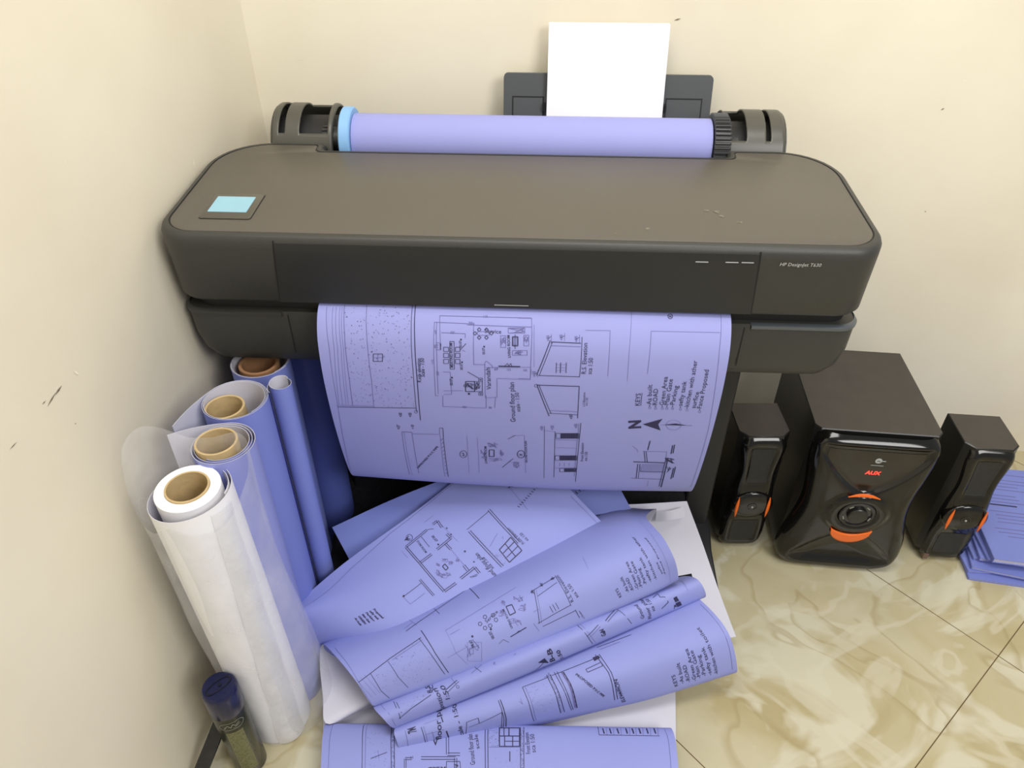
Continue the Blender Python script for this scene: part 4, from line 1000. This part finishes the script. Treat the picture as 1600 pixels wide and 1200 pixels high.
mb = MB(); mb.lathe([(.0262, 0), (.0268, .002), (.0266, .045), (.0255, .052), (.0235, .0545), (.0, .055)], cb+Vector((0, 0, .1765)), (0, 0, 1), 48, 0, True, False)
cap = build(mb, 'cap', [navy], can)
mb = MB(); a = radians(50); dx = Vector((cos(a), sin(a), 0)); dy = Vector((-sin(a), cos(a), 0)); ct = cb+Vector((0, 0, .2320))
def slot_pts(l, w, z): return [ct+dx*(l*cos(t))+dy*(w*sin(t)*(abs(sin(t))**-.3 if abs(sin(t)) > .05 else 1))+Vector((0, 0, z)) for t in [2*pi*k/32 for k in range(32)]]
mb.rings([slot_pts(.0205, .009, -.0005), slot_pts(.0205, .009, .0003), slot_pts(.0175, .0068, .0003), slot_pts(.0175, .0068, -.0002)], 0, False, False)
mb.lathe([(.003, 0), (.003, .0009)], ct+dx*.002, (0, 0, 1), 14, 0, True, True)
build(mb, 'nozzle_slot', [navyd], cap)

bar = thing('black_bar', 'black speckled flat bar leaning against the spray can at the left wall', 'bar', (-.53, .58, 0))
pa = at(348, 1120, .085); pb = at(292, 1260, .012)
d = (pa-pb).normalized(); side = Vector((cos(.1), sin(.1), 0)); side = (side-d*side.dot(d)).normalized(); nn = side.cross(d)
def bar_mb(pa, pb, w, t):
    mb = MB()
    rng = lambda p: [p-side*w/2-nn*t/2, p+side*w/2-nn*t/2, p+side*w/2+nn*t/2, p-side*w/2+nn*t/2]
    mb.rings([rng(pb), rng(pa)], 0); return mb
build(bar_mb(pa, pb, .023, .006), 'long_arm', [barm], bar, smooth=False, bevel=.0012)
p2a = at(346, 1108, .10); p2b = at(388, 1215, .008)
mb = MB(); w = Vector((.004, 0, 0)); t = Vector((0, .003, 0))
mb.rings([[p-w-t, p+w-t, p+w+t, p-w+t] for p in (p2b, p2a)], 0)
build(mb, 'thin_arm', [canlab], bar, smooth=False, bevel=.001)

# ------------------------------------------------------------------ loudspeakers (built facing -y, base at z = 0)
def satellite(label, loc, rz, mirror=1):
    t = thing('satellite_speaker', label, 'speaker', loc, rz, 'small speakers either side of the subwoofer')
    H = .32
    def hw(z):
        return .0505
    def fr(z):      # front plane (y) of the cabinet: rounded at the bottom
        k = max(0, (.03-z)/.03); return .010+.014*k*k
    def ring(z, ins=0):
        w = hw(z)-ins; f = fr(z)+ins; c = .016
        kb = max(0, (.035-z)/.035)**2*.014
        pts = [(-w+kb, .115-ins), (-w+kb, f+c), (-w+c+kb, f), (w-c-kb, f), (w-kb, f+c), (w-kb, .115-ins)]
        return [Vector((x, y, z)) for x, y in pts][::-1]
    mb = MB(); zs = [0, .004, .01, .018, .03, .06, .12, .2, .28, .316, .3185]
    mb.rings([ring(z) for z in zs]+[ring(.32, .0015)], 0, True, False)
    r = ring(.32, .0015); mb.add(r, [tuple(range(len(r)))], 1)
    # orient outward
    body = build(mb, 'cabinet', [satin, woodtop], t, local=True, ang=30)
    # glossy front panel: hourglass height field
    mb = MB(); nu, nv = 28, 64; V = []
    def pw(z):      # half width of the glossy front
        a = .0465
        a -= .0085*math.exp(-((z-.225)/.05)**2)
        a += .000*math.exp(-((z-.14)/.03)**2)
        if z < .05: a -= .010*((.05-z)/.05)**2
        if z > .29: a -= .006*((z-.29)/.028)
        return a
    def py(u, z):
        k = (1-abs(u)**6)
        y = -.012*k-.004*math.exp(-((z-.145)/.045)**2)*k
        y += .007*math.exp(-(u/.62)**6)*(1/(1+math.exp(-(z-.195)/.006)))*(1/(1+math.exp((z-.300)/.004)))
        y += .006*math.exp(-(u/.66)**6)*(1/(1+math.exp(-(.098-z)/.006)))*(1/(1+math.exp((.022-z)/.004)))
        kb = max(0, (.03-z)/.03); y += .018*kb*kb
        kt = max(0, (z-.295)/.023); y += .014*kt*kt
        return .0105+y
    for j in range(nv+1):
        z = .004+(.3175-.004)*j/nv
        for i in range(nu+1):
            u = -1+2*i/nu; V.append(Vector((u*pw(z), py(u, z), z)))
    F = [(j*(nu+1)+i, j*(nu+1)+i+1, (j+1)*(nu+1)+i+1, (j+1)*(nu+1)+i) for j in range(nv) for i in range(nu)]
    mb.add(V, F); fp = build(mb, 'front_panel', [gloss], t, local=True, ang=70)
    # grille field
    def patch_mb(z0, z1, um, off):
        mb = MB(); n, m = 16, 24; V = []
        for j in range(m+1):
            z = z0+(z1-z0)*j/m
            for i in range(n+1):
                u = (-1+2*i/n)*um; V.append(Vector((u*pw(z), py(u, z)-off, z)))
        mb.add(V, [(j*(n+1)+i, j*(n+1)+i+1, (j+1)*(n+1)+i+1, (j+1)*(n+1)+i) for j in range(m) for i in range(n)]); return mb
    build(patch_mb(.202, .292, .52, .0005), 'upper_grille', [grille], t, local=True)
    build(patch_mb(.032, .092, .56, .0005), 'lower_grille', [grille], t, local=True)
    # centre pod
    mb = MB(); rings = []
    for (r, d) in ((.0455, -.004), (.0455, .003), (.042, .0075), (.030, .0098), (.0, .0105)):
        rings.append([Vector((r*.97*cos(2*pi*k/48), py(0, .145)+.004-d+.35*(r*cos(2*pi*k/48))**2*8*0, .145+.80*r*sin(2*pi*k/48))) for k in range(48)])
    mb.rings(rings[:-1], 0, False, True); pod = build(mb, 'centre_pod', [gloss], t, local=True, ang=50)
    yb = py(0, .145)+.004-.0100
    mb = MB(); mb.lathe([(.0105, 0), (.0105, .001), (.008, .0012), (.0065, -.001), (.003, -.0005)], (0, yb+.0004, .145), (0, -1, 0), 28, 0, False, True); build(mb, 'tweeter', [satin], pod, local=True)
    mb = MB(); mb.lathe([(.0022, 0), (.0018, .0015), (.0, .002)], (0, yb, .1445), (0, -1, 0), 14, 0, True, False); build(mb, 'tweeter_dot', [ltext], pod, local=True)
    for sgn in (-1, 1):
        mb = MB(); V0 = []; 
        for k in range(13):
            s = -1+2*k/12; zc = .145+.029*s; bulge = .0055*(1-s*s)
            xo = sgn*(.0315+.004*(1-s*s)); wv = .0062*(1-s*s)+.0004
            V0 += [Vector((xo-sgn*wv, yb-.0012, zc)), Vector((xo, yb-.0007, zc))]
        mb.add(V0, [(2*k, 2*k+1, 2*k+3, 2*k+2) if sgn > 0 else (2*k+1, 2*k, 2*k+2, 2*k+3) for k in range(12)])
        o = build(mb, 'orange_accent', [orange], pod, local=True); s_ = o.modifiers.new('s', 'SOLIDIFY'); s_.thickness = .002; s_.offset = 0
    return t
satR = satellite('small black speaker with orange accents at the far right, beside the stack of blue booklets', (.868, 1.078, 0), radians(-3))
mb = MB(); mb.box((-.037, .001, .008), (-.027, .016, .024))
build(mb, 'badge', [mat('badge_brown', srgb(110, 86, 76), .4, vary=.1)], satR, local=True)
satL = satellite('small black speaker with orange accents between the printer stand and the subwoofer', (.442, 1.094, 0), radians(3))

sub = thing('subwoofer', 'large black subwoofer with a red lettered display and an orange crescent below the round knob', 'subwoofer', (.632, 1.058, 0), radians(-3.5))
SH = .368
mb = MB()
def sring(z, ins=0):
    w0 = .116+.006*max(0, (.12-z)/.12)-ins
    kb = max(0, (.03-z)/.03)**2*.02; f = .012+ins
    pts = [(-w0+kb, .285-ins), (-w0+kb, f+.012), (-w0+.010+kb, f), (w0-.010-kb, f), (w0-kb, f+.012), (w0-kb, .285-ins)]
    return [Vector((x, y, z)) for x, y in pts][::-1]
mb.rings([sring(z) for z in (0, .006, .015, .03, .06, .12, .24, .36, .366)]+[sring(SH, .0015)], 0, True, False)
r = sring(SH, .0015); mb.add(r, [tuple(range(len(r)))], 1)
build(mb, 'cabinet', [satin, woodtop], sub, local=True, ang=30)
def sw(z):
    if z < .06: return .127-.022*((.06-z)/.06)**2.2
    w = .127-.022*sin(min(1, (z-.06)/.14)*pi/2)**2
    if z > .2: w = .105+.011*sin(min(1, (z-.2)/.12)*pi/2)**2
    if z > .335: w -= .012*((z-.335)/.03)**2
    return w
KZ = .182
def sy(x, z):
    u = x/sw(z); k = max(0, 1-abs(u)**8)**.5
    y = -.030*k
    # upper bowl: flat top edge, V-shaped lower edge
    lo = .232+.095*(abs(x)/.098)**1.5; up_ = .350
    g = 1/(1+math.exp(-(z-lo)/.0022))/(1+math.exp((z-up_)/.0022))/(1+math.exp((abs(x)-.098)/.0025))
    y += .010*g
    # lower bowl
    hi = .125-.085*(abs(x)/.108)**1.6; lo2 = .018
    g2 = 1/(1+math.exp((z-hi)/.004))/(1+math.exp(-(z-lo2-.012)/.0065))/(1+math.exp((abs(x)-.100)/.003))
    y += .017*g2*min(1, max(0, .35+(hi-z)/.08))
    # knob pod
    d = sqrt((x/1.12)**2+(z-KZ)**2); y -= .007/(1+math.exp((d-.052)/.0025)); y += .005/(1+math.exp((d-.033)/.0012))
    kb = max(0, (.035-z)/.035); y += .016*kb*kb; kt = max(0, (z-.345)/.023); y += .020*kt*kt
    return .012+y
mb = MB(); nu, nv = 110, 170; V = []
for j in range(nv+1):
    z = .004+(.3665-.004)*j/nv
    for i in range(nu+1):
        u = -1+2*i/nu; u = u if abs(u) < 1 else math.copysign(.9999, u); x = u*sw(z); V.append(Vector((x, sy(x, z), z)))
mb.add(V, [(j*(nu+1)+i, j*(nu+1)+i+1, (j+1)*(nu+1)+i+1, (j+1)*(nu+1)+i) for j in range(nv) for i in range(nu)])
build(mb, 'front_panel', [gloss], sub, local=True, ang=80)
# display window
def field(poly_rows, off, m=0):
    mb = MB(); n = len(poly_rows[0]); V = [Vector((x, sy(x, z)-off, z)) for r_ in poly_rows for x, z in r_]
    mb.add(V, [(j*n+i, j*n+i+1, (j+1)*n+i+1, (j+1)*n+i) for j in range(len(poly_rows)-1) for i in range(n-1)], m); return mb
rows = []
for j in range(21):
    t = j/20; z = .238+(.338-.238)*t; w = min(.090, .098*max(0, (z-.2345)/.095)**(1/1.5))*.97
    rows.append([(w*(-1+2*i/20), z) for i in range(21)])
disp_m = mat('display_window', srgb(44, 40, 34), .14, vary=.08)
dw = build(field(rows, .0006), 'display_window', [disp_m], sub, local=True)
yd = sy(0, .30)-.0016
mb = MB(); text_on(mb, 'AUX', (-.010, yd, .281), (1, 0, 0), (.12, 0, .95), width=.028, bold=.035); build(mb, 'display_digits', [redled], dw, local=True, smooth=False)
mb = MB(); mb.lathe([(.0062, 0), (.0062, .0006)], (.006, yd+.0006, .316), (0, -1, 0), 22, 0, False, True); mb.box((.008, yd-.0002, .3152), (.019, yd, .3172), 0)
mb.box((.003, yd-.0006, .315), (.0062, yd-.0001, .3162), 1, rot=Matrix.Rotation(radians(-50), 3, 'Y')); mb.box((.006, yd-.0006, .315), (.0092, yd-.0001, .3162), 1, rot=Matrix.Rotation(radians(40), 3, 'Y'))
text_on(mb, 'ROYAL STORM', (-.004, yd, .3035), (1, 0, 0), (0, 0, 1), width=.022, bold=.01) if False else None
for k in range(9): mb.box((-.005+k*.0026, yd-.0002, .3035), (-.0035+k*.0026, yd, .3055), 0)
build(mb, 'logo', [mark, black], dw, local=True, smooth=False)
# knob
yk = sy(0, KZ)
mb = MB(); mb.lathe([(.034, -.002), (.034, .003), (.032, .0045), (.028, .004), (.026, .001), (.020, .001)], (0, yk, KZ), (0, -1, 0), 48, 0, False, True); build(mb, 'knob_ring', [greyring], sub, local=True)
mb = MB(); mb.lathe([(.019, 0), (.019, .006), (.0175, .0075), (.010, .008), (.0, .0078)], (0, yk-.001, KZ), (0, -1, 0), 40, 0, False, False); build(mb, 'knob', [satin], sub, local=True)
for a in (128, 52, 200, -20):
    mb = MB(); rr0 = .0262; c = Vector((rr0*cos(radians(a)), yk-.0036, KZ+rr0*sin(radians(a))))
    mb.box(c-Vector((.0042, .0008, .0011)), c+Vector((.0042, .0006, .0011)), 0, rot=Matrix.Rotation(-radians(a-90), 3, 'Y')); build(mb, 'button', [silverink], sub, local=True, smooth=False)
# orange parts
def lens(f_lo, f_hi, hw_, fy_, n=28, m=6):
    mb = MB(); V = []
    for j in range(m+1):
        for i in range(n+1):
            q = -1+2*i/n; z = f_lo(q)+(f_hi(q)-f_lo(q))*j/m; V.append(Vector((hw_*q, fy_(hw_*q, z), z)))
    mb.add(V, [(j*(n+1)+i, j*(n+1)+i+1, (j+1)*(n+1)+i+1, (j+1)*(n+1)+i) for j in range(m) for i in range(n)]); return mb
yp = sy(0, KZ+.045)
o = build(lens(lambda q: KZ+.0485+.0035*(1-q*q), lambda q: KZ+.049+.0095*(1-q*q), .030, lambda x, z: yp-.0014+.2*max(0, z-KZ-.05)), 'orange_arc', [orange], sub, local=True)
o.modifiers.new('s', 'SOLIDIFY').thickness = .003
mb = lens(lambda q: KZ-.042-.040*sqrt(max(0, 1-q*q)), lambda q: KZ-.0415-.0155*(1-q*q), .040, lambda x, z: yp-.0012+.12*max(0, KZ-.05-z))
build(mb, 'orange_crescent', [orange], sub, local=True).modifiers.new('s', 'SOLIDIFY').thickness = .004

# ------------------------------------------------------------------ stack of blue booklets
rnd = random.Random(5)
spec = [(1514, 903, 0, .006, -4, 'lowest'), (1513, 892, .006, .006, 2, ''), (1519, 886, .012, .007, -9, ''), (1522, 872, .019, .006, -1, ''), (1532, 872, .025, .008, -6, ''), (1544, 874, .033, .006, 0, ''), (1554, 873, .039, .012, -3, 'top')]
names = ['bottom booklet of the blue pile, its corner touching the tiles behind the right speaker', 'second lowest booklet of the blue pile right of the speaker', 'third booklet from the bottom of the blue pile, turned clockwise', 'middle booklet of the blue pile right of the speaker', 'third booklet from the top of the blue pile at the right edge', 'booklet directly under the thick top one of the blue pile', 'thick top booklet of the blue pile with faint text on its cover']
for (px, py_, z0, th, rz, _), lb in zip(spec, names):
    c = at(px, py_, z0+th); c.z = z0
    t = thing('booklet', lb, 'booklet', c, radians(rz-4), 'blue booklets in the pile')
    W_, D_ = .215, .292
    mb = MB(); mb.box((0.0015, .002, .0008), (W_, D_-.002, th-.0012)); build(mb, 'pages', [pages], t, local=True, smooth=False)
    mb = MB(); mb.box((0, 0, .0001), (W_+.001, D_, .0008)); mb.box((0, 0, th-.0012), (W_+.001, D_, th-.0004)); mb.box((-.0006, 0, .0001), (.0006, D_, th-.0004))
    if lb.startswith('thick'):
        yy = .27
        for k in range(16):
            x = .03+rnd.random()*.02; l = .05+rnd.random()*.09
            bold = k == 8
            mb.box((x, yy, th-.0005), (x+l, yy+(.004 if bold else .002), th-.0002), 1 if bold else 2)
            yy -= .011 if k % 4 else .02
    build(mb, 'cover', [blue_m, ink, inkg], t, local=True, smooth=False)
# cable hanging between the stand and the left speaker
mb = MB(); mb.tube([at(1106, 660, .30), at(1112, 690, .26), at(1105, 712, .22), at(1108, 740, .16), at(1098, 770, .10), at(1096, 800, .03), at(1097, 820, .006)], .0022, 8)
tag(build(mb, 'cable', [mat('grey_cable', srgb(70, 70, 78), .4, vary=.1)]), 'thin grey cable hanging between the printer stand and the left small speaker', 'cable')
